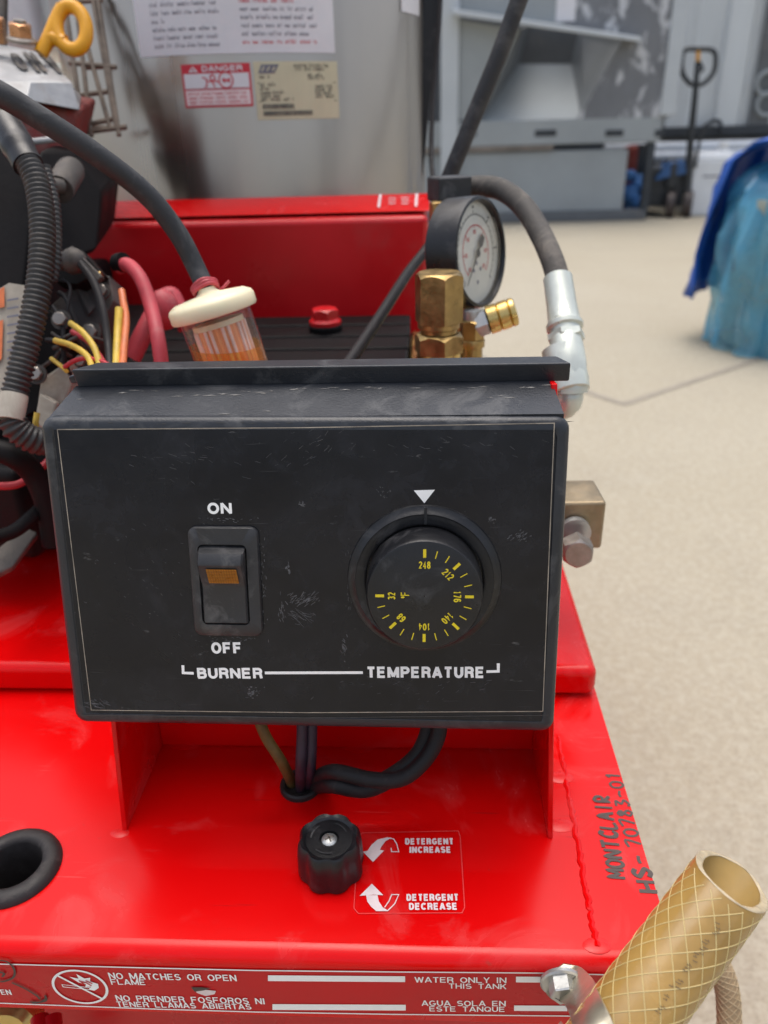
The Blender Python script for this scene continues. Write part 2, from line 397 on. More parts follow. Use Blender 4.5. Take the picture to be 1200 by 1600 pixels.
M['face'] = mat('black_faceplate', (0.0034, 0.0040, 0.0072), 0.3, var=0.25, ns=14, bump=0.05, bs=300, spec=0.42, extra=face_extra)
M['black_plastic'] = mat('black_plastic', (0.0085, 0.0088, 0.0105), 0.36, var=0.25, ns=60, bump=0.15, bs=900, dust=((0.10, 0.10, 0.105), 0.4, 70, 0.52))
M['switch_grey'] = mat('switch_plastic', (0.027, 0.0275, 0.030), 0.45, var=0.15, ns=90, bump=0.15, bs=1200, dust=((0.18, 0.175, 0.17), 0.5, 90, 0.52))
M['grommet'] = mat('grommet_rubber', (0.016, 0.013, 0.013), 0.6, var=0.25, ns=120, bump=0.2, bs=700, dust=((0.12, 0.10, 0.09), 0.4, 120, 0.55))
M['rubber'] = mat('hose_rubber', (0.022, 0.0235, 0.027), 0.62, var=0.25, ns=80, bump=0.35, bs=500, dust=((0.13, 0.13, 0.13), 0.5, 60, 0.5))
M['rubber_old'] = mat('weathered_rubber', (0.055, 0.050, 0.045), 0.7, var=0.3, ns=90, bump=0.4, bs=400, dust=((0.22, 0.19, 0.16), 0.55, 70, 0.48))
M['loom'] = mat('loom_plastic', (0.030, 0.028, 0.027), 0.5, var=0.25, ns=60, dust=((0.14, 0.12, 0.10), 0.45, 70, 0.5))
M['engine'] = mat('engine_black', (0.0075, 0.0065, 0.0068), 0.6, var=0.3, ns=20, bump=0.4, bs=160, spec=0.15, dust=((0.05, 0.040, 0.036), 0.3, 22, 0.58))
M['cast'] = mat('cast_aluminium', (0.34, 0.345, 0.35), 0.5, metal=0.35, var=0.2, ns=60, bump=0.5, bs=320, dust=((0.26, 0.22, 0.19), 0.65, 45, 0.52))
M['grimy'] = mat('grimy_metal', (0.07, 0.063, 0.058), 0.6, metal=0.2, var=0.35, ns=50, bump=0.4, bs=300, dust=((0.20, 0.17, 0.14), 0.55, 40, 0.5))
M['dirty_white'] = mat('dirty_plastic', (0.38, 0.34, 0.28), 0.6, var=0.25, ns=50, dust=((0.16, 0.13, 0.10), 0.6, 40, 0.5))
M['tank_white'] = mat('white_enamel', (0.72, 0.75, 0.78), 0.35, var=0.06, ns=20, dust=((0.4, 0.4, 0.38), 0.4, 25, 0.6))
M['yellow'] = mat('yellow_plastic', (0.72, 0.33, 0.012), 0.42, var=0.08, ns=70, bump=0.15, bs=500, dust=((0.35, 0.2, 0.05), 0.35, 120, 0.62))
M['brass'] = mat('old_brass', (0.38, 0.26, 0.105), 0.36, metal=0.9, var=0.32, ns=90, bump=0.25, bs=500, dust=((0.22, 0.15, 0.08), 0.5, 90, 0.55))
M['brass_bright'] = mat('bright_brass', (0.62, 0.44, 0.16), 0.33, metal=1.0, var=0.15, ns=90, bump=0.15, bs=300)
M['brass_dull'] = mat('dull_brass', (0.27, 0.21, 0.13), 0.45, metal=0.6, var=0.3, ns=70, bump=0.4, bs=300, dust=((0.35, 0.30, 0.22), 0.6, 60, 0.5))
M['copper'] = mat('copper_bolt', (0.52, 0.28, 0.15), 0.3, metal=0.9, var=0.25, ns=150)
M['zinc'] = mat('zinc_plate', (0.50, 0.51, 0.50), 0.42, metal=0.8, var=0.15, ns=80, bump=0.2, bs=300, dust=((0.35, 0.33, 0.30), 0.35, 90, 0.55))
M['zinc_pale'] = mat('pale_zinc', (0.56, 0.59, 0.53), 0.36, metal=0.45, var=0.12, ns=60, bump=0.2, bs=200)
M['bolt'] = mat('dark_bolt', (0.30, 0.27, 0.24), 0.42, metal=0.75, var=0.25, ns=120, bump=0.3, bs=400)
M['wire_steel'] = mat('rusty_wire', (0.20, 0.16, 0.125), 0.6, metal=0.4, var=0.4, ns=80)
M['zinc_yellow'] = mat('yellow_zinc', (0.50, 0.46, 0.36), 0.36, metal=0.8, var=0.2, ns=70, bump=0.3, bs=200, dust=((0.30, 0.26, 0.20), 0.5, 60, 0.5))
def steel_extra(e, colr, rg):
    N, L = e['N'], e['L']
    mp = N.new('ShaderNodeMapping'); mp.inputs['Scale'].default_value = (6, 6, 0.22); L.new(e['tc'].outputs['Object'], mp.inputs[0])
    n = N.new('ShaderNodeTexNoise'); n.inputs['Scale'].default_value = 1.6; n.inputs['Detail'].default_value = 3; n.inputs['Roughness'].default_value = 0.42; L.new(mp.outputs[0], n.inputs['Vector'])
    r = e['ramp'](n.outputs['Fac'], 0.3, 0.7, 0.22, 0.42)
    bn = N.new('ShaderNodeBump'); bn.inputs['Strength'].default_value = 0.8; bn.inputs['Distance'].default_value = 0.016
    L.new(n.outputs['Fac'], bn.inputs['Height']); L.new(bn.outputs[0], e['b'].inputs['Normal'])
    return colr, r
M['steel'] = mat('stainless_sheet', (0.42, 0.375, 0.325), 0.3, metal=1.0, var=0.06, ns=5, extra=steel_extra)
M['white_ink'] = mat('white_print', (0.88, 0.88, 0.87), 0.5, var=0.03, ns=200, dust=((0.5, 0.49, 0.48), 0.3, 150, 0.62))
M['pink_ink'] = mat('worn_white_print', (0.72, 0.60, 0.60), 0.45, var=0.08, ns=200)
M['faint_ink'] = mat('clear_label_edge', (0.70, 0.05, 0.05), 0.3, var=0.05)
M['yellow_ink'] = mat('yellow_print', (0.70, 0.55, 0.015), 0.5, var=0.05, ns=300)
M['tan_ink'] = mat('tan_line', (0.30, 0.26, 0.21), 0.6, var=0.4, ns=120)
M['dim_ink'] = mat('dim_line', (0.062, 0.060, 0.058), 0.6, var=0.4, ns=160)
M['wear'] = mat('chalky_wear', (0.17, 0.165, 0.155), 0.8, var=0.4, ns=300)
M['scuff'] = mat('chalk_scuff', (0.085, 0.085, 0.09), 0.8, var=0.5, ns=500)
M['black_ink'] = mat('black_print', (0.05, 0.05, 0.055), 0.6, var=0.1)
M['grey_ink'] = mat('grey_print', (0.16, 0.16, 0.20), 0.6, var=0.1)
M['red_ink'] = mat('red_print', (0.55, 0.03, 0.05), 0.5, var=0.08)
M['pen'] = mat('marker_pen', (0.060, 0.042, 0.036), 0.5, var=0.3, ns=300)
M['label_white'] = mat('label_paper', (0.66, 0.66, 0.69), 0.4, var=0.04, ns=30)
M['label_cream'] = mat('cream_plate', (0.55, 0.52, 0.36), 0.4, var=0.06, ns=40)
M['fascia_red'] = mat('red_label_film', (0.50, 0.006, 0.010), 0.3, var=0.08, ns=12, spec=0.25, dust=((0.35, 0.10, 0.07), 0.35, 30, 0.6))
M['amber'] = mat('amber_lens', (0.36, 0.14, 0.006), 0.3, var=0.15, ns=300)
M['amber_dark'] = mat('amber_groove', (0.10, 0.045, 0.006), 0.4)
M['dial_white'] = mat('dial_card', (0.60, 0.60, 0.54), 0.5, var=0.05, ns=80)
M['orange'] = mat('orange_pleats', (0.95, 0.38, 0.15), 0.6, var=0.12, ns=120, sss=0.2)
M['pleat_pale'] = mat('pale_pleats', (0.90, 0.62, 0.54), 0.6, var=0.2, ns=120, sss=0.2)
M['cap_cream'] = mat('cream_nylon', (0.80, 0.72, 0.49), 0.4, var=0.05, ns=60, sss=0.25)
M['wire_yellow'] = mat('yellow_wire', (0.62, 0.42, 0.06), 0.5, var=0.2, ns=120)
M['wire_orange'] = mat('orange_wire', (0.62, 0.17, 0.06), 0.5, var=0.2, ns=120)
M['wire_red'] = mat('red_wire', (0.45, 0.03, 0.04), 0.5, var=0.2, ns=120)
M['wire_black'] = mat('black_wire', (0.014, 0.012, 0.013), 0.55, var=0.3, ns=120, spec=0.3, dust=((0.10, 0.08, 0.07), 0.3, 120, 0.58))
M['wire_purple'] = mat('plum_cable', (0.032, 0.018, 0.030), 0.5, var=0.3, ns=100)
M['wire_ochre'] = mat('ochre_cable', (0.12, 0.070, 0.018), 0.6, var=0.3, ns=200, bump=0.4, bs=1500)
M['clear_cup'] = clear('clear_cup', (0.97, 0.95, 0.92), gloss=0.03, haze=0.08, hazecol=(0.9, 0.8, 0.7))
M['fuel'] = clear('amber_fuel', (1.0, 0.66, 0.18), gloss=0.0, haze=0.24, hazecol=(1.0, 0.45, 0.03))
M['gauge_glass'] = clear('gauge_glass', (1, 1, 1), gloss=0.0, rough=0.03)
# background
M['steel_paint'] = mat('grey_paint', (0.29, 0.32, 0.335), 0.5, var=0.1, ns=2.2, bump=0.3, bs=8, dust=((0.30, 0.28, 0.25), 0.35, 3, 0.55))
M['steel_dark'] = mat('dark_grey_paint', (0.115, 0.125, 0.135), 0.6, var=0.2, ns=3, dust=((0.22, 0.19, 0.16), 0.4, 4, 0.55))
M['steel_pale'] = mat('pale_grey_paint', (0.46, 0.50, 0.53), 0.45, var=0.08, ns=2, dust=((0.25, 0.22, 0.19), 0.4, 4, 0.6))
M['steel_mid'] = mat('mid_grey_paint', (0.19, 0.205, 0.215), 0.55, var=0.15, ns=3, dust=((0.25, 0.23, 0.21), 0.4, 4, 0.55))
def peel_extra(e, colr, rg):
    f = e['ramp'](e['noise'](7.5, 7, 2.7, 0.4, 0.66), 0.53, 0.59, 0, 0.9)
    return e['mix'](f, colr, (0.52, 0.54, 0.57)), rg
M['peel'] = mat('peeling_paint', (0.16, 0.17, 0.185), 0.55, var=0.2, ns=4, stretch=(1, 1, 0.6), extra=peel_extra)
M['rail'] = mat('charcoal_rail', (0.035, 0.042, 0.05), 0.6, var=0.3, ns=6)
M['corr'] = mat('white_corrugated', (0.58, 0.62, 0.64), 0.45, var=0.08, ns=2, stretch=(3, 3, 0.5), dust=((0.28, 0.26, 0.24), 0.35, 5, 0.6))
M['rust'] = mat('rusty_beam', (0.19, 0.165, 0.145), 0.7, var=0.3, ns=8)
M['jack_black'] = mat('jack_black', (0.028, 0.032, 0.036), 0.5, var=0.3, ns=14)
M['jack_blue'] = mat('jack_blue', (0.03, 0.10, 0.26), 0.45, var=0.3, ns=14)
M['jack_wheel'] = mat('jack_wheel', (0.05, 0.038, 0.035), 0.5, var=0.2, ns=20)
M['pail'] = mat('white_pail', (0.66, 0.69, 0.72), 0.45, var=0.06, ns=12)
M['tarp'] = mat('blue_tarp', (0.012, 0.085, 0.40), 0.38, var=0.25, ns=9, bump=0.5, bs=30)
M['film_blue'] = clear('blue_film', (0.70, 0.90, 0.96), gloss=0.06, rough=0.2, haze=0.52, hazecol=(0.16, 0.58, 0.86), var=0.25)
M['drum_grey'] = mat('grey_green_plastic', (0.30, 0.33, 0.28), 0.5, var=0.2, ns=6)
M['blue_rag'] = mat('blue_cloth', (0.04, 0.13, 0.33), 0.8, var=0.3, ns=16)
M['white_pipe'] = mat('white_plastic_pipe', (0.60, 0.64, 0.69), 0.4, var=0.08, ns=3)
M['tan_hose'] = mat('tan_braid', (0.33, 0.23, 0.13), 0.6, var=0.2, ns=160)
M['tan_thread'] = mat('tan_thread', (0.40, 0.30, 0.18), 0.6, var=0.1, ns=100)
M['thread'] = mat('hose_thread', (0.52, 0.41, 0.185), 0.4, var=0.08, ns=100)
M['hose_rim'] = mat('cut_hose_rim', (0.42, 0.34, 0.22), 0.12, var=0.25, ns=160, bump=0.9, bs=260, coat=0.6, sss=0.3)
M['hose_wall'] = mat('yellowed_hose', (0.35, 0.215, 0.062), 0.24, var=0.22, ns=30, bump=0.15, bs=90, coat=0.12, sss=0.35, dust=((0.30, 0.20, 0.10), 0.35, 40, 0.58))
M['hose_inside'] = mat('hose_inside', (0.36, 0.24, 0.085), 0.5, var=0.15, ns=40, spec=0.2, sss=0.25)
M['hose_print'] = mat('hose_print', (0.10, 0.07, 0.04), 0.6)
def conc_extra(e, colr, rg):
    c = e['mix'](e['ramp'](e['noise'](1.1, 6, 1.0, 0.5), 0.38, 0.68, 0, 0.6), colr, (0.311, 0.268, 0.188))
    c = e['mix'](e['ramp'](e['noise'](6, 7, 7.0, 0.3, 0.7), 0.56, 0.72, 0, 0.35), c, (0.401, 0.369, 0.295))
    c = e['mix'](e['ramp'](e['noise'](260, 3, 5.0), 0.48, 0.64, 0, 0.55), c, (0.22, 0.185, 0.14))
    c = e['mix'](e['ramp'](e['noise'](2.6, 5, 21.0, 1.0, 0.55), 0.55, 0.72, 0, 0.28), c, (0.25, 0.22, 0.175))
    c = e['mix'](e['ramp'](e['noise'](85, 5, 15.0, 0.4, 0.65), 0.44, 0.62, 0, 0.42), c, (0.439, 0.407, 0.325))
    c = e['mix'](e['ramp'](e['noise'](9, 3, 11.0), 0.73, 0.78, 0, 0.5), c, (0.27, 0.25, 0.23))
    return c, rg
M['concrete'] = mat('concrete', (0.356, 0.319, 0.244), 0.85, var=0.09, ns=40, bump=0.6, bs=300, extra=conc_extra)
M['joint'] = mat('joint_filler', (0.27, 0.24, 0.195), 0.9, var=0.15, ns=30)

# ------------------------------------------------------------------ the ground
g = MB(); g.quad(Vector((-120, -120, 0)), Vector((120, -120, 0)), Vector((120, 120, 0)), Vector((-120, 120, 0)), M['concrete'])
tag(g.build('ground'), 'pale beige concrete yard', kind='structure')
j = MB(); GR = Flat(Vector((0, 0, 0)), Vector((1, 0, 0)), Vector((0, 1, 0)))
jc = GR.hit(975, 632); ja = GR.hit(1185, 562); jb = GR.hit(915, 612)
dir_a = (Vector(ja) - Vector(jc)).normalized(); dir_b = (Vector(jb) - Vector(jc)).normalized()
j.line(GR, [tuple(Vector(jc) + dir_b * 9), jc, tuple(Vector(jc) + dir_a * 9)], 0.022, M['joint'], 0.002)
tag(j.build('ground_joint'), 'grey saw-cut joint turning a corner in the concrete', kind='structure')

# ------------------------------------------------------------------ the pressure washer
PW = empty('pressure_washer', (-0.2, 0.62, 0.0))
tag(PW, 'red hot water pressure washer with black burner control box and stainless boiler drum', 'pressure washer')
ZB = 0.389                                # top of the base plate
XR, XL = 0.097, -0.62
# base plate, rolled front edge, tank body
b = MB()
prof = [(0.36, ZB)]
YF, RR = 0.188, 0.0065
for i in range(9):
    a = rad(90) * i / 8
    prof.append((YF + RR - math.sin(a) * RR, ZB - RR + math.cos(a) * RR))
ZF = HY(500, 1589, YF).z
prof += [(YF, ZF), (YF + 0.003, ZF), (YF + 0.003, ZB - 0.012)]
hole_c = HZ(22, 1357, ZB); HR = 0.0125
PLATE_Y1 = 0.95
top = bmesh.new()
outer = [top.verts.new((x, y, ZB)) for x, y in ((XL, YF + RR), (XR, YF + RR), (XR, PLATE_Y1), (XL, PLATE_Y1))]
inner = [top.verts.new((hole_c.x + math.cos(2 * math.pi * k / 32) * HR, hole_c.y + math.sin(2 * math.pi * k / 32) * HR, ZB)) for k in range(32)]
ed = [top.edges.new((outer[i], outer[(i + 1) % 4])) for i in range(4)] + [top.edges.new((inner[i], inner[(i + 1) % 32])) for i in range(32)]
bmesh.ops.triangle_fill(top, use_beauty=True, edges=ed)
for f in top.faces:
    if f.normal.z < 0: f.normal_flip()
top.verts.index_update()
b.add([v.co.copy() for v in top.verts], [tuple(v.index for v in f.verts) for f in top.faces], M['red']); top.free()
lip = prof[1:]
n = len(lip)
b.add([(XL, y, z) for y, z in lip] + [(XR, y, z) for y, z in lip], [(i, n + i, n + i + 1, i + 1) for i in range(n - 1)] + [tuple(range(n)), tuple(range(2 * n - 1, n - 1, -1))], M['red'])
b.span((XR - 0.003, YF + RR, ZF + 0.004), (XR, PLATE_Y1, ZB - 0.0005), M['red'])
b.span((XL, PLATE_Y1 - 0.003, ZF), (XR - 0.003, PLATE_Y1, ZB - 0.0005), M['red'])
b.span((XL, YF + 0.003, ZF), (XL + 0.003, PLATE_Y1 - 0.003, ZB - 0.0005), M['red'])
base = b.build('base_plate', PW, sharp=30)
t = MB(); t.span((XL + 0.03, 0.235, 0.10), (XR - 0.02, 0.92, ZB - 0.06), M['red_dark'])
t.build('water_tank', PW, bevel=0.01)
for x in (XL + 0.08, XR - 0.07):
    t = MB(); t.span((x - 0.025, 0.20, 0.0), (x + 0.025, 1.35, 0.10), M['red_dark']); t.build('skid_rail', PW, bevel=0.004)
# weld bead along the right of the plate
wb = MB(); pa = []; rr = []
for i in range(60):
    q = i / 59; p = HZ(872 + 60 * q, 1150 + 330 * q, ZB); p.x += random.uniform(-.0006, .0006); pa.append(p - Vector((0, 0, 0.0006))); rr.append(0.0012 + random.uniform(0, .0006))
wb.tube(pa, rr, M['red'], 8)
for px, py, r in ((933, 1478, .0035), (187, 1302, .0028), (876, 1290, .004), (876, 1215, .004), (290, 1160, .006), (560, 1164, .006), (770, 1160, .005)):
    ws = MB(); ws.ball(HZ(px, py, ZB), r * 1.1, M['red'], 14, (1.5, .9, .16)); ws.build('weld_spot', base)
wb.build('weld_bead', base)

# filler neck grommet
gm = MB(); gc = Vector((hole_c.x, hole_c.y, ZB))
gm.lathe([(HR - .0008, -0.03), (HR - .0005, 0.0016), (0.0128, 0.0034), (0.0146, 0.0043), (0.0178, 0.0039), (0.0199, 0.0023), (0.0205, 0.0002)], gc, (0, 0, 1), M['grommet'], 48, caps=False)
gm.build('filler_grommet', base, sharp=50)
wl = MB(); wl.lathe([(HR - .0003, -0.006), (HR - .0008, -0.055), (0.001, -0.055)], gc, (0, 0, 1), M['engine'], 32, caps=False)  # engine black inside the hole stands in for its shade
wl.build('filler_neck', base)
# cable grommet
cg = MB(); cc = HZ(470, 1229, ZB)
cg.lathe([(0.0102, 0.0001), (0.0100, 0.0022), (0.0090, 0.0030), (0.0078, 0.0026), (0.0072, 0.0006), (0.0005, 0.0004)], cc, (0, 0, 1), M['grommet'], 36)
cg.build('cable_grommet', base)

# fascia label strip
FA = Flat(Vector((0, YF, 0.36)), Vector((1, 0, 0)), Vector((0, 0, 1)))
d = MB()
def fa(px, py): return FA.hit(px, py)
def along(pA, pB, extend_to):
    k = (extend_to - pA[0]) / (pB[0] - pA[0]); return (extend_to, pA[1] + (pB[1] - pA[1]) * k)
x0, x1 = -0.4, 0.088
tops = [fa(*p) for p in ((0, 1504.5), (250, 1511), (400, 1514.5), (620, 1516.8), (850, 1518.5))]
bots = [fa(*p) for p in ((0, 1565.5), (250, 1575), (400, 1579.3), (620, 1583), (885, 1585.5))]
tops = [(x0, tops[0][1])] + tops + [(x1, tops[-1][1])]; bots = [(x0, bots[0][1])] + bots + [(x1, bots[-1][1])]
for i in range(len(tops) - 1): d.fill(FA, [bots[i], bots[i + 1], tops[i + 1], tops[i]], M['fascia_red'], 0.0003)
for L0 in (tops, bots): d.line(FA, L0, 0.0007, M['white_ink'], 0.0005)
for xa, ya0, ya1, xb, yb0, yb1 in ((419, 1522, 1531, 633, 1523.5, 1532.5), (426, 1567, 1576, 634, 1568, 1577), (806, 1524, 1533, 875, 1524.5, 1533.5), (803, 1569, 1577.5, 886, 1569.5, 1578)):
    d.fill(FA, [fa(xa, ya1), fa(xb, yb1), fa(xb, yb0), fa(xa, ya0)], M['white_ink'], 0.0005)
def fit(mb, S, tx, x0, y0, x1, y1, m, h=0.0005, bold=0.15, y0r=None):
    """lettering between two pixel corners: lower left (x0, y0), upper right height at y1; y0r = base line height at its right end"""
    yr = y0 if y0r is None else y0r
    a0, b0 = S.hit(x0, y0); a1, b1 = S.hit(x1, yr); _, b2 = S.hit(x0, y0 - abs(y0 - y1))
    rot = math.atan2(b1 - b0, a1 - a0)
    mb.text(S, tx, a0, b0, math.hypot(a1 - a0, b1 - b0), b2 - b0, m, h, rot=rot, bold=bold, align='L')
for tx, x0, y0, x1, y1, yr in (('NO  MATCHES  OR  OPEN', 172, 1527.5, 371, 1518, 1530.5), ('FLAME', 175, 1536.5, 229, 1528, 1537), ('NO  PRENDER  FOSFOROS  NI', 183, 1562, 415, 1553, 1566.5), ('TENER  LLAMAS  ABIERTAS', 184, 1571, 394, 1562.8, 1574.5),
                               ('WATER  ONLY  IN', 648, 1533, 791, 1524.5, 1533.5), ('THIS  TANK', 701, 1542.5, 791, 1534.6, 1543), ('AGUA  SOLA  EN', 659, 1569.5, 790, 1561.3, 1569.8), ('ESTE  TANQUE', 671, 1578.3, 789, 1570.4, 1578.6), ('OPEN', -14, 1552, 20, 1544, 1552.5)):
    fit(d, FA, tx, x0, y0, x1, y1, M['white_ink'], bold=.155, y0r=yr)
# no-flame roundel
ca_, cb_ = fa(126, 1540); r1 = (fa(167, 1540)[0] - fa(85, 1540)[0]) / 2
ring = [(ca_ + math.cos(2 * math.pi * k / 40) * r1, cb_ + math.sin(2 * math.pi * k / 40) * r1 * 0.98) for k in range(40)]
d.line(FA, ring, 0.0011, M['white_ink'], 0.0006, closed=True)
d.line(FA, [(ca_ - r1 * .72, cb_ + r1 * .68), (ca_ + r1 * .72, cb_ - r1 * .68)], 0.0010, M['white_ink'], 0.0007)
d.line(FA, [(ca_ - r1 * .66, cb_ + r1 * .12), (ca_ + r1 * .35, cb_ - r1 * .02), (ca_ + r1 * .36, cb_ - r1 * .14), (ca_ - r1 * .64, cb_ - r1 * .02)], 0.0004, M['white_ink'], 0.0006, closed=True)
fl = [(.0, .28), (-.28, .60), (.05, .50), (.02, .78), (.28, .52), (.50, .58), (.45, .36), (.72, .22), (.70, -.02), (.50, -.20), (.30, -.14), (.42, .04), (.20, .02), (.26, .18)]
d.fill(FA, [(ca_ + x * r1, cb_ + y * r1) for x, y in fl], M['white_ink'], 0.0006)
for pts in ([(.12, .36), (.30, .30), (.46, .12)], [(.30, .42), (.52, .26)], [(.05, .42), (.2, .22)]):
    d.line(FA, [(ca_ + x * r1, cb_ + y * r1) for x, y in pts], 0.0006, M['fascia_red'], 0.0008)
# felt pen arrow and scribble on the strip, and a paint chip
for pts in ([(20, 1532), (40, 1541), (58, 1552), (64, 1558)], [(72, 1552), (73, 1560), (60, 1563), (48, 1562)], [(74, 1556), (66, 1562), (52, 1564)], [(0, 1497), (14, 1500), (24, 1512), (22, 1524), (8, 1530), (0, 1530)], [(0, 1515), (8, 1518), (5, 1523)]):
    q = [fa(*p) for p in pts]
    sp = [v.xy for v in spline([Vector((a, c, 0)) for a, c in q], 5)]
    d.line(FA, sp, 0.0009, M['pen'], 0.0009)
d.fill(FA, [fa(*p) for p in ((303, 1541), (318, 1544), (338, 1546), (336, 1551), (322, 1554), (308, 1549))], M['pink_ink'], 0.0006)
d.fill(FA, [fa(*p) for p in ((299, 1540), (316, 1540), (330, 1542), (318, 1545), (305, 1547))], M['pen'], 0.0007)
d.build('warning_strip', base)

# detergent label, clear film with printed arrows
PL = Flat(Vector((0, 0.25, ZB)), Vector((1, 0, 0)), Vector((0, 1, 0)))
d = MB()
def pl(px, py): return PL.hit(px, py)
edge = [pl(*p) for p in ((566, 1302), (716, 1299), (719, 1308), (726, 1418), (722, 1427), (560, 1428), (553, 1420), (560, 1310))]
d.line(PL, edge, 0.0004, M['faint_ink'], 0.0003, closed=True)
for tx, x0, y0, x1, y1 in (('DETERGENT', 633, 1321, 709, 1311), ('INCREASE', 640, 1334, 705, 1324), ('DETERGENT', 635, 1409, 717, 1398), ('DECREASE', 639, 1423, 715, 1412)):
    fit(d, PL, tx, x0, y0, x1, y1, M['pink_ink'], bold=0.24)
def arrow(head, out, back):
    d.fill(PL, [pl(*p) for p in head], M['pink_ink'], 0.0005)
    d.line(PL, [pl(*p) for p in back], 0.00045, M['pink_ink'], 0.0005)
    d.fill(PL, [pl(*p) for p in out], M['pink_ink'], 0.00056)
arrow([(567, 1332), (584, 1328), (600, 1330), (583, 1348)], [(574, 1331), (580, 1322), (590, 1313), (604, 1310), (612, 1310), (602, 1316), (596, 1324), (592, 1333)],
      [(604, 1310), (615, 1312), (620, 1320), (623, 1332), (612, 1332), (611, 1326)])
arrow([(562, 1401), (581, 1382), (599, 1400), (584, 1399)], [(572, 1400), (574, 1410), (580, 1418), (587, 1424), (606, 1424), (598, 1419), (592, 1410), (590, 1400)],
      [(587, 1424), (606, 1424), (617, 1413), (623, 1399), (612, 1399), (608, 1409), (601, 1419)])
d.build('detergent_label', base)

# handwriting on the plate
GL = {'M': [[(0, 0), (.05, 1), (.5, .3), (.95, 1), (1, 0)]], 'O': [[(.5, 1), (.1, .8), (.05, .3), (.4, 0), (.85, .15), (.95, .7), (.5, 1)]], 'N': [[(0, 0), (.08, 1), (.85, .05), (.95, 1)]],
      'T': [[(0, .95), (1, 1)], [(.5, 1), (.45, 0)]], 'C': [[(.95, .85), (.5, 1), (.1, .6), (.15, .15), (.6, 0), (.95, .15)]], 'L': [[(.1, 1), (.08, 0), (.95, .05)]],
      'A': [[(0, 0), (.5, 1), (1, 0)], [(.2, .4), (.8, .4)]], 'I': [[(.5, 0), (.5, 1)]], 'R': [[(.1, 0), (.1, 1), (.8, .85), (.75, .5), (.15, .45), (.95, 0)]],
      'H': [[(0, 0), (.1, 1)], [(.9, 0), (1, 1)], [(.05, .5), (.95, .55)]], 'S': [[(.9, .85), (.5, 1), (.1, .75), (.5, .5), (.9, .25), (.5, 0), (.05, .15)]], '-': [[(.05, .45), (.5, .5), (.95, .4)]],
      '7': [[(0, .9), (.9, 1), (.4, 0)]], '0': [[(.5, 1), (.1, .75), (.1, .25), (.5, 0), (.9, .25), (.9, .75), (.5, 1)]], '8': [[(.8, .8), (.4, 1), (.15, .75), (.8, .3), (.5, 0), (.1, .25), (.8, .8)], [(.3, .8), (.7, .7), (.4, .65)]],
      '3': [[(.1, .95), (.8, .9), (.4, .55), (.9, .3), (.4, 0), (.05, .1)]], '1': [[(.3, .8), (.6, 1), (.5, 0)]]}
d = MB()
def hand(word, A, B, ht, wd, double):
    a = Vector(pl(*A)); c = Vector(pl(*B)); ax = (c - a) / len(word); up = Vector((-ax.y, ax.x)).normalized() * ht
    for i, ch in enumerate(word):
        if ch == ' ': continue
        for st in GL[ch]:
            for k in range(double):
                jx, jy = (random.uniform(-.1, .1), random.uniform(-.08, .08)) if k else (0, 0)
                P = [a + ax * (i + .12 + .74 * (x + jx)) + up * (y + jy) for x, y in st]
                sp = [v.xy for v in spline([Vector((p.x, p.y, 0)) for p in P], 4)] if len(P) > 2 else P
                d.line(PL, sp, wd, M['pen'], 0.00015 + 0.00006 * k + 0.000012 * i + .00003 * GL[ch].index(st))
hand('MONTCLAIR', (977, 1374), (951, 1243), 0.0070, 0.00115, 3)
hand('HS', (1028, 1396), (1014, 1354), 0.0072, 0.0015, 2)
hand('-', (1010, 1352), (1003, 1334), 0.0050, 0.0015, 1)
hand('70783-01', (1004, 1326), (967, 1206), 0.0064, 0.00118, 1)
d.build('marker_writing', base)

# detergent knob
kb = HZ(518, 1355, ZB); kn = MB()
lob = lambda a: 1.0 - 0.085 * (0.5 + 0.5 * math.cos(8 * a)) ** 1.6
one = lambda a: 1.0
kn.lathe([(0.0142, 0.0005), (0.0146, 0.002), (0.0143, 0.012), (0.0136, 0.0178), (0.0125, 0.0192)], kb, (0, 0, 1), M['black_plastic'], 96, caps=False, lobes=lob)
kn.lathe([(0.0108, 0.0187), (0.0100, 0.0180), (0.0042, 0.0182), (0.0040, 0.0165), (0.0004, 0.0165)], kb, (0, 0, 1), M['black_plastic'], 48, caps=False)
# land between fluted wall and dished top
N_ = 96; u_, v_ = perp(Vector((0, 0, 1)))
o_r = [kb + Vector((0, 0, .0192)) + (u_ * math.cos(2 * math.pi * k / N_) + v_ * math.sin(2 * math.pi * k / N_)) * (0.0125 * lob(2 * math.pi * k / N_)) for k in range(N_)]
i_r = [kb + Vector((0, 0, .0187)) + (u_ * math.cos(2 * math.pi * k / N_) + v_ * math.sin(2 * math.pi * k / N_)) * 0.0108 for k in range(N_)]
kn.add(o_r + i_r, [(k, (k + 1) % N_, N_ + (k + 1) % N_, N_ + k) for k in range(N_)], M['black_plastic'])
KT = Flat(kb + Vector((0, 0, .0182)), Vector((1, 0, 0)), Vector((0, 1, 0)))
for s0 in (0.4, 2.2, 4.0):
    kn.line(KT, [(math.cos(s0 + i * .12) * .0078, math.sin(s0 + i * .12) * .0078) for i in range(9)], 0.0007, M['switch_grey'], 0.0003)
knob = kn.build('detergent_knob', PW, sharp=40)
sc = MB(); sc.lathe([(0.0034, 0), (0.0034, 0.0010), (0.0026, 0.0018), (0.0003, 0.0021)], kb + Vector((0, 0, .0164)), (0, 0, 1), M['zinc'], 20, caps=False)
for a in (0.5, 0.5 + math.pi / 2):
    sc.box(kb + Vector((0, 0, .01845)), (0.0040, 0.0007, 0.0004), M['bolt'], Quaternion((0, 0, 1), a))
sc.build('screw', knob)

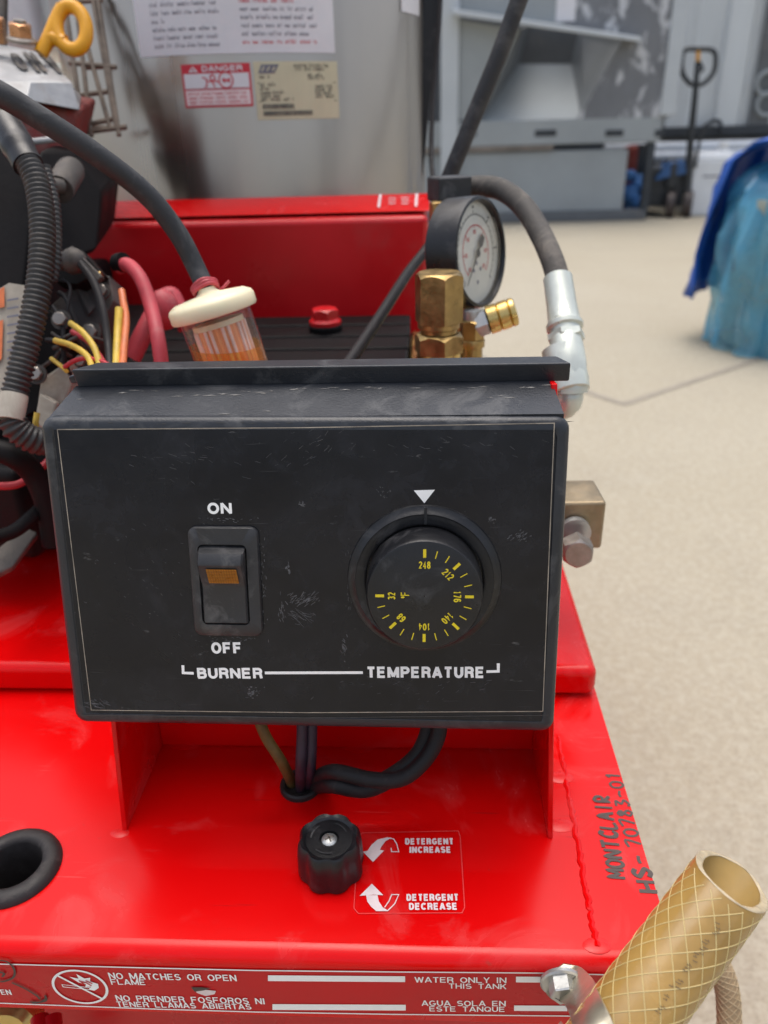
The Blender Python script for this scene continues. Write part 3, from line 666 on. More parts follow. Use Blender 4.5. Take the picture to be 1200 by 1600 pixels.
# ------------------------------------------------------------------ control box on its red bracket
TILT = 12.5
P0 = W(68, 655, 0.293)
vdn = Vector((0, -math.sin(rad(TILT)), -math.cos(rad(TILT)))); nout = Vector((0, -math.cos(rad(TILT)), math.sin(rad(TILT))))
uu = HP(888, 655, P0, nout) - P0
PF = Flat(P0, uu, -vdn)
def pf(px, py, h=0.0): return PF.hit(px, py, h)
cTL, cTR, cBL, cBR = pf(68, 655), pf(888, 655), pf(122, 1132), pf(862, 1134)
xl = (cTL[0] + cBL[0]) / 2 + .0002; xr = (cTR[0] + cBR[0]) / 2; xl -= .0022; xr += .0012; yb = (cBL[1] + cBR[1]) / 2 - .0016; WD = xr - xl
# bracket: two side plates and a back plate, bent from one sheet
br = MB()
FY, FY2 = 0.2465, 0.304
for X, sgn in ((HZ(190, 1300, ZB).x, 1), (HZ(862, 1300, ZB).x, -1)):
    ztop = 0.587 if sgn < 0 else 0.570
    pts = [(X, FY, ZB), (X, FY2, ZB), (X, FY2 + .006, ztop - .002), (X, 0.2465 + (ztop - ZB) * math.tan(rad(TILT)) + .004, ztop)]
    if sgn < 0: pts = pts[:2] + [(x - .0052, y, z) for x, y, z in pts[2:]]
    br.prism([Vector(p) for p in pts], (0.0024 * sgn, 0, 0), M['red'])
br.span((HZ(190, 1300, ZB).x + .0025, FY2 - .0024, ZB + .0004), (HZ(862, 1300, ZB).x - .0025, FY2, 0.50), M['red'])
br.build('control_bracket', PW, bevel=0.0006)
# housing: rounded front slab with sloping top
cb = MB()
zt = (PF.pt(0, 0, 0)).z
D = 0.026
def ring_(inset, h, rc):
    a0, a1, b0, b1 = xl + inset, xr - inset, yb + inset, .0008 - inset; out = []
    for cx, cy, s in ((a1 - rc, b1 - rc, 0), (a0 + rc, b1 - rc, 1), (a0 + rc, b0 + rc, 2), (a1 - rc, b0 + rc, 3)):
        for k in range(6):
            an = rad(90) * (s + k / 5); out.append(PF.pt(cx + math.cos(an) * rc, cy + math.sin(an) * rc, h))
    return out
rings = [ring_(0.0052, -0.0004, 0.003), ring_(0.0048, 0.0, .003), ring_(0.0022, -0.0002, .004), ring_(0.0006, -0.0013, .0048), ring_(0.0, -0.0032, .005), ring_(0.0, -0.010, .005), ring_(0.0006, -D, .005)]
nr = len(rings[0])
cb.add([p for r in rings for p in r], [(i * nr + k, i * nr + (k + 1) % nr, (i + 1) * nr + (k + 1) % nr, (i + 1) * nr + k) for i in range(len(rings) - 1) for k in range(nr)] + [tuple(range(nr - 1, -1, -1))], M['box_black'])
# sloping top shelf behind the front edge
yA = P0.y + 0.003; yBk = 0.3015
lx, rx = P0.x + xl + .0022, P0.x + xr - .0022
cb.hexa([Vector((lx, yA, zt - .020)), Vector((rx, yA, zt - .020)), Vector((rx, yBk, zt - .020)), Vector((lx, yBk, zt - .020))],
        [Vector((lx, yA, zt - .0010)), Vector((rx, yA, zt - .0010)), Vector((rx - .001, yBk, zt + .0035)), Vector((lx + .001, yBk, zt + .0035))], M['box_black'])
SHF = Flat(Vector((lx, yA, zt - .0010)), Vector((1, 0, 0)), Vector((0, yBk - yA, .0045)))
rnd = random.Random(21)
for xs, xe, yc_, den, amp in ((175, 250, 612, .35, 3), (255, 345, 619, .8, 3), (345, 420, 614, .9, 3), (430, 520, 609, .5, 2), (520, 660, 608, .7, 2), (660, 860, 607, .3, 2), (760, 800, 622, .6, 4), (120, 180, 626, .5, 8), (280, 420, 646, .3, 2)):
    x = xs
    while x < xe:
        L_ = rnd.uniform(5, 26)
        if rnd.random() < den:
            y = yc_ + rnd.uniform(-amp, amp) - (x - xs) * .02; h_ = rnd.uniform(.3, 1.1)
            cb.fill(SHF, [SHF.hit(x, y + h_), SHF.hit(x + L_ * .5, y + h_ * rnd.uniform(.6, 1.6)), SHF.hit(x + L_, y + rnd.uniform(0, 1)), SHF.hit(x + L_ * .6, y - h_ * .4)], M['wear'], .00012 + rnd.uniform(0, .00004))
        x += L_ * rnd.uniform(.5, 1.3)
EDG = Flat(PF.pt(0, 0, .0002), PF.u, PF.v)
x = 92
while x < 880:
    L_ = rnd.uniform(3, 22)
    if rnd.random() < .45:
        y = 662 - (x - 92) * .006 + rnd.uniform(-1.5, 2.0)
        cb.fill(EDG, [EDG.hit(x, y + .5), EDG.hit(x + L_ * .5, y + rnd.uniform(.5, 1.3)), EDG.hit(x + L_, y + .4), EDG.hit(x + L_ * .6, y - .2)], M['dim_ink'], .0)
    x += L_ * 1.2
cbox = cb.build('control_box', PW, sharp=40)
# lid strip, split at its left end
lid = MB(); z0 = zt + .0030; zl1 = HY(480, 572, yBk - .001).z; zl2 = HY(480, 561.5, yBk + .010).z
q0 = HY(122, 604, yBk).x; q1 = HY(889, 600, yBk).x
lid.hexa([Vector((q0, yBk - .0005, z0)), Vector((q1, yBk - .0005, z0)), Vector((q1, yBk + .009, z0)), Vector((q0 + .002, yBk + .009, z0))],
         [Vector((q0 - .001, yBk - .0015, zl1)), Vector((q1, yBk - .0015, zl1)), Vector((q1 - .004, yBk + .010, zl2)), Vector((q0 + .006, yBk + .010, zl2))], M['box_black'])
lid.hexa([Vector((q0 - .0035, yBk + .001, z0 + .001)), Vector((q0 + .003, yBk + .001, z0 + .001)), Vector((q0 + .003, yBk + .012, z0 + .001)), Vector((q0 - .001, yBk + .012, z0 + .001))],
         [Vector((q0 - .004, yBk + .0005, z0 + .0042)), Vector((q0 + .003, yBk + .0005, z0 + .0060)), Vector((q0 + .006, yBk + .009, z0 + .0075)), Vector((q0 + .001, yBk + .009, z0 + .006))], M['box_black'])
lid.build('lid_strip', cbox, bevel=0.0008)
# faceplate and its print
fp = MB(); H1 = -0.0002
fp.fill(PF, [(xl + .0058, yb + .0054), (xr - .0054, yb + .0054), (xr - .0054, -.0040), (xl + .0058, -.0040)], M['face'], H1 + .0003)
HP_ = H1 + .00045
border = [pf(*p) for p in ((90, 671), (480, 668), (866, 661), (848, 1111), (480, 1113), (143, 1109))]
fp.line(PF, border, 0.00038, M['tan_ink'], HP_, closed=True)
fp.line(PF, [pf(126, 1117), pf(480, 1121), pf(856, 1117)], 0.00025, M['dim_ink'], HP_)
def pt_(tx, x0, y0, x1, y1, bold=0.235): fit(fp, PF, tx, x0, y0, x1, y1, M['white_ink'], HP_, bold)
pt_('ON', 325, 803, 363, 785); pt_('OFF', 331, 1021, 379, 1003)
pt_('BURNER', 309, 1060, 411, 1043); pt_('TEMPERATURE', 573, 1059, 757, 1041)
fp.line(PF, [pf(286, 1039), pf(286.5, 1051), pf(303, 1051.5)], 0.0012, M['white_ink'], HP_)
fp.line(PF, [pf(414, 1051), pf(567, 1050.5)], 0.0012, M['white_ink'], HP_)
fp.line(PF, [pf(760, 1049), pf(778.5, 1048.5), pf(778.5, 1036)], 0.0012, M['white_ink'], HP_)
fp.fill(PF, [pf(663, 786), pf(679.5, 765), pf(646.5, 766)], M['white_ink'], HP_)
# chalk scuffs where the plate is rubbed: loose clusters of short strokes
rnd = random.Random(12)
for cx_, cy_, rx_, ry_, ang, n_, ln, wd in ((474, 934, 24, 10, -38, 46, 9, .00020), (470, 962, 26, 14, 22, 26, 16, .00012), (393, 1081, 13, 8, -10, 44, 3, .00030), (440, 955, 6, 20, 75, 26, 6, .00020), (450, 888, 5, 9, 60, 14, 4, .00034), (812, 838, 16, 9, -35, 30, 5, .00022),
                                           (538, 1014, 5, 14, 60, 22, 6, .00026), (472, 788, 5, 5, 30, 12, 3, .0004), (768, 812, 7, 5, 0, 14, 3, .0003), (152, 1100, 20, 7, 24, 26, 14, .00018), (596, 772, 12, 10, 50, 14, 3, .0002), (545, 905, 6, 60, 86, 34, 5, .00016),
                                           (410, 905, 7, 70, 85, 44, 4, .00022), (352, 1000, 44, 5, 2, 30, 4, .00022), (350, 812, 46, 5, 2, 26, 4, .00020), (690, 700, 150, 20, 15, 24, 10, .00010), (260, 720, 130, 30, 18, 30, 12, .00010), (230, 900, 90, 90, 30, 40, 5, .00014), (640, 1075, 160, 22, -20, 30, 7, .00012), (480, 700, 60, 30, -40, 26, 12, .00010)):
    for k in range(n_):
        x, y = cx_ + rnd.gauss(0, .5) * rx_, cy_ + rnd.gauss(0, .5) * ry_; a = rad(ang + rnd.uniform(-22, 22)); l_ = ln * rnd.uniform(.3, 1.2) / 2
        fp.line(PF, [pf(x - math.cos(a) * l_, y - math.sin(a) * l_), pf(x, y + rnd.uniform(-.4, .4)), pf(x + math.cos(a) * l_, y + math.sin(a) * l_)], wd * rnd.uniform(.6, 1.5), M['scuff'], HP_ - .00009 + k * 1.2e-6)
fp.build('faceplate', cbox)
# rocker switch
def rrect(x0, y0, x1, y1, rc, h, k=6, skew=0.0):
    a0, b0 = pf(x0, y1); a1, b1 = pf(x1, y0); out = []
    for cx, cy, s in ((a1 - rc, b1 - rc, 0), (a0 + rc, b1 - rc, 1), (a0 + rc, b0 + rc, 2), (a1 - rc, b0 + rc, 3)):
        for i in range(k):
            an = rad(90) * (s + i / (k - 1)); out.append(PF.pt(cx + math.cos(an) * rc, cy + math.sin(an) * rc, h))
    return out
sw = MB()
R = [rrect(306, 822, 404, 991, .0035, H1 + .0004), rrect(306, 822, 404, 991, .0035, H1 + .0014), rrect(308, 824, 402, 989, .0032, H1 + .0021), rrect(318.5, 849, 386, 973, .0022, H1 + .0021), rrect(319.5, 850, 385, 972, .0021, H1 - .003)]
nr = len(R[0])
sw.add([p for r in R for p in r], [(i * nr + k, i * nr + (k + 1) % nr, (i + 1) * nr + (k + 1) % nr, (i + 1) * nr + k) for i in range(4) for k in range(nr)] + [tuple(range(4 * nr, 5 * nr))], M['switch_grey'])
sw.build('switch_bezel', cbox, sharp=50)
rk = MB()
A0, B0 = pf(321, 971); A1, B1 = pf(383.5, 851)
LEN = B1 - B0
prf = [(B1, -.001), (B1 - .0004, .0008), (B1 - LEN * .07, .0052), (B1 - LEN * .16, .0072), (B1 - LEN * .20, .0073), (B1 - LEN * .23, .0068), (B1 - LEN * .49, .0026), (B1 - LEN * .53, .0023), (B0 + .0006, .0027), (B0, .0018), (B0, -.002)]
n = len(prf)
rows = []
for a, dh in ((A0, -.0010), (A0 + .0007, 0), (A1 - .0007, 0), (A1, -.0010)):
    rows += [PF.pt(a, y, H1 + h + (dh if h > .001 else 0)) for y, h in prf]
rk.add(rows, [(j_ * n + i, (j_ + 1) * n + i, (j_ + 1) * n + i + 1, j_ * n + i + 1) for j_ in range(3) for i in range(n - 1)] + [tuple(range(n - 1, -1, -1)), tuple(3 * n + i for i in range(n))], M['switch_grey'])
# amber ribbed lens on the slanting face
s0 = PF.pt(A0 + (A1 - A0) * .20, B1 - LEN * .245, H1 + .0068 - (.0042) * .015 / .26); s1 = PF.pt(A0 + (A1 - A0) * .20, B1 - LEN * .455, H1 + .0068 - .0042 * .225 / .26)
LS = Flat(s1 + PF.n * .00035, PF.u, s0 - s1); lw, lh = (A1 - A0) * .66, (s0 - s1).length
rk.rect(LS, 0, 0, lw, lh, M['amber'], 0.0002)
for i in range(1, 9): rk.line(LS, [(0, lh * i / 9), (lw, lh * i / 9)], 0.00013, M['amber_dark'], 0.0003)
for i in range(1, 12): rk.line(LS, [(lw * i / 12, 0), (lw * i / 12, lh)], 0.00010, M['amber_dark'], 0.00035)
rk.build('rocker_switch', cbox, sharp=30)
# thermostat collar and dial
DC = pf(663, 905)
co = MB(); dc3 = PF.pt(DC[0], DC[1], H1 + .0003)
co.lathe([(0.0302, 0), (0.0298, 0.0010), (0.0288, 0.0012), (0.0278, 0.0020), (0.0270, 0.0026), (0.0262, 0.0024), (0.0236, 0.0030), (0.0228, 0.0026), (0.0226, -0.0005)], dc3, PF.n, M['black_plastic'], 72, caps=False)
co.box(PF.pt(DC[0] + .0003, DC[1] + .0265, H1 + .0034), (0.0011, 0.0065, 0.0012), M['black_plastic'], Matrix((PF.u, PF.v, PF.n)).transposed().to_quaternion())
co.build('dial_collar', cbox, sharp=40)
di = MB(); KH = 0.019
di.lathe([(0.0221, 0.0002), (0.0221, 0.010), (0.0216, KH - .0012), (0.0210, KH - .0002), (0.0204, KH), (0.0002, KH)], PF.pt(DC[0], DC[1], H1), PF.n, M['black_plastic'], 80, caps=False)
DF = Flat(PF.pt(DC[0], DC[1], H1 + KH), PF.u, PF.v); RO = 0.0165
marks = ['248', '212', '176', '140', '104', '68', '32']
for i in range(19):
    a = rad(90 - 15 * i); big = i % 3 == 0; L2 = 0.0032 if big else 0.0029; wd = 0.0011 if big else 0.00035
    ca2, sa2 = math.cos(a), math.sin(a)
    di.line(DF, [(ca2 * (RO - L2 / 2), sa2 * (RO - L2 / 2)), (ca2 * (RO + L2 / 2), sa2 * (RO + L2 / 2))], wd, M['yellow_ink'], 0.00015)
    if big:
        tx = marks[i // 3]; rr_ = 0.0121
        di.text(DF, tx, ca2 * rr_, sa2 * rr_, 0.0014 * len(tx) + .0001, 0.0028, M['yellow_ink'], 0.00015, rot=a - rad(90), bold=0.17)
di.text(DF, '°F', -0.0072, 0.0004, 0.0025, 0.0030, M['yellow_ink'], 0.00015, rot=rad(90), bold=0.12)
di.build('temperature_dial', cbox, sharp=40)

# cables under the box
def cable(name, px, r, m, parent=PW, n=8):
    t = MB(); t.tube(spline([W(*p) for p in px], n), r, m, 14); return t.build(name, parent)
cgd = (cc - CAM).dot(cf)
cable('cable', [(398, 1105, .352), (415, 1150, .356), (440, 1190, .360), (455, 1222, cgd - .001), (462, 1250, cgd + .01)], 0.0026, M['wire_ochre'])
cable('cable', [(472, 1100, .352), (472, 1150, .354), (470, 1200, .358), (470, 1232, cgd - .002), (470, 1250, cgd + .01)], 0.0026, M['wire_purple'])
cable('cable', [(486, 1100, .354), (487, 1150, .356), (485, 1200, .360), (481, 1228, cgd - .001), (478, 1250, cgd + .01)], 0.0026, M['wire_purple'])
cable('cable', [(689, 1105, .342), (684, 1150, .342), (664, 1187, .342), (628, 1216, .343), (580, 1218, .345), (520, 1206, .350), (490, 1222, cgd - .002), (484, 1245, cgd + .008)], 0.0036, M['wire_black'])
cable('cable', [(676, 1105, .350), (668, 1150, .350), (650, 1184, .350), (612, 1214, .350), (570, 1232, .351), (520, 1225, .353), (494, 1228, cgd), (484, 1248, cgd + .01)], 0.0042, M['wire_black'])

# ------------------------------------------------------------------ upper tray
YT = 0.3425; zt0, zt1 = 0.3895, 0.4085
tr = MB()
tr.span((XL, YT, zt0), (XR - .0012, 0.80, zt1), M['red'])
tray = tr.build('frame_tray', PW, bevel=0.0055, seg=5)

# ------------------------------------------------------------------ burner housing behind the pump, and the stainless drum
YB = 0.66
bxr = HY(669, 360, YB).x; bz1 = HY(420, 343, YB).z
bb = MB(); bb.span((-0.55, YB, zt1 + .0005), (bxr, 0.79, bz1), M['red_dark'])
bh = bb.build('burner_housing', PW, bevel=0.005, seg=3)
fl_ = MB()
fz0 = HY(420, 335, .672).z; fz1 = HY(420, 311, .70).z
fl_.prism([Vector((-0.55, y, z)) for y, z in ((0.672, fz0), (0.674, fz0 - .0005), (0.7065, bz1 + .0006), (0.7085, bz1 + .0006), (0.7085, fz1 + .0004), (0.7065, fz1 + .001), (0.700, fz1 + .001))], (0.55 + bxr + .001, 0, 0), M['red'])
FLS = Flat(Vector((0, 0.672, fz0 + .0004)), Vector((1, 0, 0)), Vector((0, .028, fz1 + .0006 - fz0)))
a_, b_ = FLS.hit(592, 322); a2_, _ = FLS.hit(650, 320)
for q in (a_, a2_): fl_.line(FLS, [(q, .006), (q + .0006, .030)], .0022, M['pink_ink'], .0006)
for q in (.35, .7):
    for k in range(3): fl_.line(FLS, [(a_ + (a2_ - a_) * q - .003, .012 + k * .005), (a_ + (a2_ - a_) * q + .003, .012 + k * .005)], .0012, M['pink_ink'], .0006)
fl_.build('drum_flange', bh)
DR = 0.178; DCX = W(382, 200, .76).x
DCN = Vector((DCX, 0.712 + DR, 0.0))
dm = MB()
dm.lathe([(DR, zt1 + .0012), (DR, 0.98), (DR - .006, 0.992), (DR - .03, 0.998), (0.07, 1.004), (0.07, 1.06), (0.002, 1.06)], DCN, (0, 0, 1), M['steel'], 128)
drum = dm.build('boiler_drum', PW)
DS = Drum(DCN, DR)
def ds(px, py): return DS.hit(px, py)
# white instruction sheet
d = MB(); a0, b0 = ds(221, 91); a1, b1 = ds(523, 82); b0 = (b0 + b1) / 2
d.rect(DS, a0, b0, a1, b0 + .125, M['label_white'], .0006, 24)
def wordrow(A, Bh, wtot, ht, m, h=.0010, frac=1.0):
    x = A; rnd = random.Random(int(Bh * 1e5) + int(A * 1e5))
    while x < A + wtot * frac:
        wl_ = rnd.uniform(.004, .012); wl_ = min(wl_, A + wtot * frac - x)
        k = 0.0
        while k < wl_ - .0008:
            hh = ht * rnd.choice((.7, .7, .72, 1.0)); g0 = x + k
            d.line(DS, [(g0, Bh), (g0 + .0003, Bh + hh), (g0 + .0008, Bh + hh * .9)] if rnd.random() < .5 else [(g0, Bh + hh * .8), (g0 + .0003, Bh), (g0 + .0009, Bh + ht * .15), (g0 + .0009, Bh + ht * .6)], .0004, m, h)
            k += .0014
        x += wl_ + .0020
cw = (a1 - a0)
for i in range(18):
    wordrow(a0 + cw * .09, b0 + .0055 + i * .0056, cw * .34, .0030, M['grey_ink'], frac=(1, .97, .95, .2, 1, .98, .96, .92, .2, 1, .98, .9, .94, .2, 1, .95, .9, 1)[i])
    wordrow(a0 + cw * .53, b0 + .0065 + i * .0056, cw * .38, .0030, M['red_ink'] if i in (0, 5, 6, 7, 8, 9, 14, 15) else M['grey_ink'], frac=(.97, .92, 1, .98, 1, .7, 1, .96, .98, 1, .9, .95, .3, 1, 1, .9, .96, 1)[i])
d.build('instruction_sheet', drum)
# danger label
d = MB(); a0, b0 = ds(291, 169); a1, b1 = ds(390, 98)
w_, h_ = a1 - a0, b1 - b0
d.rect(DS, a0, b0, a1, b1, M['red_ink'], .0006, 8)
d.rect(DS, a0 + w_ * .03, b0 + h_ * .44, a1 - w_ * .03, b1 - h_ * .22, M['label_white'], .0010, 8)
d.rect(DS, a0 + w_ * .03, b0 + h_ * .05, a1 - w_ * .03, b0 + h_ * .40, M['pink_ink'], .0010, 8)
d.text(DS, 'DANGER', a0 + w_ * .60, b1 - h_ * .11, w_ * .58, h_ * .13, M['label_white'], .0014, bold=.22)
d.fill(DS, [(a0 + w_ * .11, b1 - h_ * .18), (a0 + w_ * .25, b1 - h_ * .18), (a0 + w_ * .18, b1 - h_ * .05)], M['label_white'], .0014)
d.line(DS, [(a0 + w_ * .18, b1 - h_ * .09), (a0 + w_ * .18, b1 - h_ * .15)], .0012, M['red_ink'], .0018)
for cx, cy, r in ((.64, .62, .10), (.45, .68, .035)):
    d.line(DS, [(a0 + w_ * cx + math.cos(k * .35) * w_ * r, b0 + h_ * cy + math.sin(k * .35) * w_ * r) for k in range(18)], .0010, M['red_ink'], .0014, closed=True)
for pts in ([(.30, .70), (.36, .66), (.36, .50), (.32, .46)], [(.36, .62), (.45, .58), (.47, .46)], [(.45, .62), (.54, .58)], [(.58, .62), (.70, .62)], [(.60, .66), (.70, .57)], [(.60, .57), (.70, .66)]):
    d.line(DS, [(a0 + w_ * x, b0 + h_ * y) for x, y in pts], .0009, M['red_ink'], .0014)
for k in range(3):
    wordrow(a0 + w_ * .07, b0 + h_ * (.10 + .10 * k), w_ * .86, h_ * .06, M['red_ink'], .0014)
d.build('danger_label', drum)
# cream data plate
d = MB(); a0, b0 = ds(403, 188); a1, b1 = ds(526, 96); w_, h_ = a1 - a0, b1 - b0
d.rect(DS, a0, b0, a1, b1, M['label_cream'], .0006, 10)
for y in (.64, .32): d.line(DS, [(a0 + w_ * .03, b0 + h_ * y), (a1 - w_ * .03, b0 + h_ * y)], .0005, M['dim_ink'], .0010)
d.fill(DS, [(a0 + w_ * .05, b0 + h_ * .80), (a0 + w_ * .23, b0 + h_ * .80), (a0 + w_ * .29, b0 + h_ * .95), (a0 + w_ * .09, b0 + h_ * .95)], M['grey_ink'], .0010)
for k in range(3): d.line(DS, [(a0 + w_ * (.09 + .06 * k), b0 + h_ * .84), (a0 + w_ * (.12 + .06 * k), b0 + h_ * .91)], .0010, M['label_cream'], .0014)
for x, y, ww in ((.46, .90, .42), (.48, .84, .38), (.62, .74, .2), (.62, .69, .2), (.06, .72, .12), (.06, .58, .18), (.06, .52, .10), (.06, .45, .30), (.06, .39, .22), (.06, .33, .38), (.70, .55, .26), (.70, .49, .22), (.70, .43, .24), (.70, .37, .26)):
    wordrow(a0 + w_ * x, b0 + h_ * y, w_ * ww, .0028, M['black_ink'])
for y, ww in ((.19, .36), (.07, .58)):
    k = 0.0; rnd = random.Random(int(ww * 99))
    while k < ww:
        t_ = rnd.uniform(.006, .014); d.rect(DS, a0 + w_ * (.07 + k), b0 + h_ * y, a0 + w_ * (.07 + k + t_), b0 + h_ * (y + .085), M['black_ink'], .0010); k += t_ + rnd.uniform(.004, .009)
d.build('data_plate', drum)
d = MB(); a0, b0 = ds(626, 18); a1, _ = ds(654, 18); d.rect(DS, a0, b0, a1, b0 + .05, M['label_white'], .0006, 4)
d.build('small_label', drum)

# upright bar and thin lead beside the drum
ub = MB(); A = W(646, 330, .80); B = W(684, -120, .70)
ub.hexa([A + Vector((-.0062, 0, 0)), A + Vector((.0062, 0, 0)), A + Vector((.0062, .012, 0)), A + Vector((-.007, .012, 0))],
        [B + Vector((-.009, 0, 0)), B + Vector((.009, 0, 0)), B + Vector((.009, .012, 0)), B + Vector((-.009, .012, 0))], M['black_plastic'])
ub.build('upright_bar', PW, bevel=.001)
cable('lead', [(690, -60, .70), (686, 40, .70), (677, 150, .70), (674, 240, .69), (680, 300, .66), (690, 340, .60)], 0.0023, M['wire_black'])

# ------------------------------------------------------------------ pump
pu = MB(); PX0, PX1 = -0.235, HZ(640, 520, .535).x; PZ = 0.536
pu.span((PX0, 0.500, 0.43), (PX1, 0.645, PZ - .006), M['engine'])
for i in range(4):
    y0_ = 0.502 + i * 0.036
    pu.hexa([Vector((PX0, y0_, PZ - .006)), Vector((PX1, y0_, PZ - .006)), Vector((PX1, y0_ + .033, PZ - .006)), Vector((PX0, y0_ + .033, PZ - .006))],
            [Vector((PX0, y0_ + .002, PZ + .002)), Vector((PX1, y0_ + .002, PZ + .002)), Vector((PX1, y0_ + .032, PZ + .002)), Vector((PX0, y0_ + .032, PZ + .002))], M['engine'])
pu.span((PX0 + .02, 0.49, zt1 + .0005), (PX1 - .02, 0.62, 0.43), M['engine'])
pump = pu.build('pump', PW, bevel=0.002)
cp = MB(); c0 = HZ(509, 517, PZ + .002)
cp.lathe([(0.0125, 0), (0.0130, .004), (0.0118, .006)], c0, (0, 0, 1), M['engine'], 24)
cp.lathe([(0.0122, .005), (0.0124, .008), (0.0108, .0095), (0.0105, .0100)], c0, (0, 0, 1), M['red_plastic'], 24)
cp.hexnut(c0 + Vector((0, 0, .0098)), (0, 0, 1), .0108, .0075, M['red_plastic'], phase=.3)
cp.build('oil_cap', pump, sharp=30)
mf = MB(); mf.span((PX1 + .001, 0.44, 0.44), (PX1 + .042, 0.60, 0.535), M['brass_bright'])
mf.build('brass_manifold', pump, bevel=.003)
def vert_fit(name, px, py_top, d_, r, stack, m, parent=pump):
    """turned and hexagon pieces stacked downwards from a top point"""
    t = MB(); p = W(px, py_top, d_)
    for kind, rr_, h, mm in stack:
        p = p - Vector((0, 0, h))
        if kind == 'hex': t.hexnut(p, (0, 0, 1), rr_, h, mm, phase=.22)
        else: t.lathe([(rr_ * .97, 0), (rr_, h * .12), (rr_, h * .88), (rr_ * .97, h)], p, (0, 0, 1), mm, 36)
    return t.build(name, parent, sharp=32)
dB = 0.43
k_ = dB / F
vert_fit('brass_nut', 686, 425, dB, 0, [('hex', 36 * k_ * 1.10, .0275, M['brass']), ('cyl', 34 * k_, .0035, M['brass']), ('cyl', 30 * k_, .003, M['brass']), ('hex', 38 * k_ * 1.08, .011, M['brass']), ('cyl', 36 * k_, .022, M['brass_bright']), ('cyl', 30 * k_, .05, M['brass'])], None)
dB2 = 0.475; k2 = dB2 / F
vert_fit('brass_fitting', 738, 484, dB2, 0, [('cyl', 14 * k2, .006, M['zinc']), ('hex', 20 * k2, .012, M['brass']), ('cyl', 21 * k2, .005, M['brass']), ('cyl', 18 * k2, .05, M['brass'])], None)
sp_ = MB(); A = W(735, 510, .48); B = W(806, 486, .475); ax_ = (B - A).normalized(); L_ = (B - A).length
sp_.lathe([(.0060, 0), (.0085, L_ * .10), (.0085, L_ * .36), (.0065, L_ * .38)], A, ax_, M['zinc'], 6)
sp_.lathe([(.0062, L_ * .37), (.0088, L_ * .40), (.0088, L_ * .60), (.0078, L_ * .62), (.0088, L_ * .65), (.0088, L_ * .84), (.0078, L_ * .86), (.0088, L_ * .89), (.0086, L_ * .97), (.0074, L_), (.002, L_)], A, ax_, M['brass_bright'], 32)
sp_.build('brass_spigot', pump, sharp=30)

# pressure gauge
ga_n = Vector((0.845, -0.525, 0.11)).normalized(); gc_ = W(750, 395, .476)
ga = MB(); GRr = 0.0333
ga.lathe([(GRr * .92, -.0210), (GRr, -.0190), (GRr, -.0010), (GRr * .985, .0012), (GRr * .93, .0016), (GRr * .90, .0002), (GRr * .90, -.0030)], gc_, ga_n, M['black_plastic'], 64, caps=False)
ga.lathe([(GRr * .92, -.0210), (.001, -.0210)], gc_, ga_n, M['black_plastic'], 64, caps=False)
ga.lathe([(.0075, 0), (.0075, .03), (.010, .03), (.010, .045)], gc_ - ga_n * .011 - Vector((0, 0, .075)), (0, 0, 1), M['brass'], 6)
gauge = ga.build('pressure_gauge', PW, sharp=40)
gu, gv = perp(ga_n); gv = Vector((0, 0, 1)) - ga_n * ga_n.z; gv.normalize(); gu = gv.cross(ga_n)
GF = Flat(gc_ - ga_n * .0030, gu, gv)
gd = MB(); gd.disc(GF, 0, 0, GRr * .90, M['dial_white'], 0, 64)
def arc(mb, r, a0, a1, wd, m, h): mb.line(GF, [(math.cos(rad(a0 + (a1 - a0) * i / 40)) * r, math.sin(rad(a0 + (a1 - a0) * i / 40)) * r) for i in range(41)], wd, m, h)
arc(gd, .0225, -45, 225, .0004, M['black_ink'], .0002); arc(gd, .0165, -45, 225, .0005, M['red_ink'], .0002)
for i in range(31):
    a = rad(225 - 9 * i); big = i % 5 == 0
    gd.line(GF, [(math.cos(a) * .0225, math.sin(a) * .0225), (math.cos(a) * (.0250 if big else .0238), math.sin(a) * (.0250 if big else .0238))], .0007 if big else .0004, M['black_ink'], .0002)
    gd.line(GF, [(math.cos(a) * .0165, math.sin(a) * .0165), (math.cos(a) * (.0148 if big else .0155), math.sin(a) * (.0148 if big else .0155))], .0007 if big else .0004, M['red_ink'], .0002)
    if big:
        for k in (-1, 1): gd.line(GF, [(math.cos(a) * .0125 + k * .0010 - .0004, math.sin(a) * .0125 - .0010), (math.cos(a) * .0125 + k * .0010 + .0004, math.sin(a) * .0125 - .0010), (math.cos(a) * .0125 + k * .0010 + .0004, math.sin(a) * .0125 + .0010), (math.cos(a) * .0125 + k * .0010 - .0004, math.sin(a) * .0125 + .0010)], .0004, M['red_ink'], .0002, closed=True)
        if 0 < i < 30: gd.line(GF, [(math.cos(a) * .0268 - .001, math.sin(a) * .0268), (math.cos(a) * .0268 + .001, math.sin(a) * .0268)], .0012, M['black_ink'], .0002)
for x, y in ((-.004, -.010), (.0045, -.010), (.0, -.006), (0, -.0175)):
    gd.disc(GF, x, y, .0013, M['grey_ink'], .0002, 12)
gd.build('gauge_dial', gauge)
ne = MB(); da = rad(228)
def gpt(r, s): return (math.cos(da) * r - math.sin(da) * s, math.sin(da) * r + math.cos(da) * s)
ne.fill(GF, [gpt(.0235, .0003), gpt(.0235, -.0003), gpt(.004, -.0008), gpt(-.004, -.0010), gpt(-.007, -.0028), gpt(-.0125, -.0022), gpt(-.0125, .0022), gpt(-.007, .0028), gpt(-.004, .0010), gpt(.004, .0008)], M['black_ink'], .0016)
ne.disc(GF, 0, 0, .0026, M['black_ink'], .0020, 20)
ne.build('needle', gauge)
gg = MB(); gg.disc(GF, 0, 0, GRr * .905, M['gauge_glass'], .0030, 48); gg.build('gauge_glass', gauge)

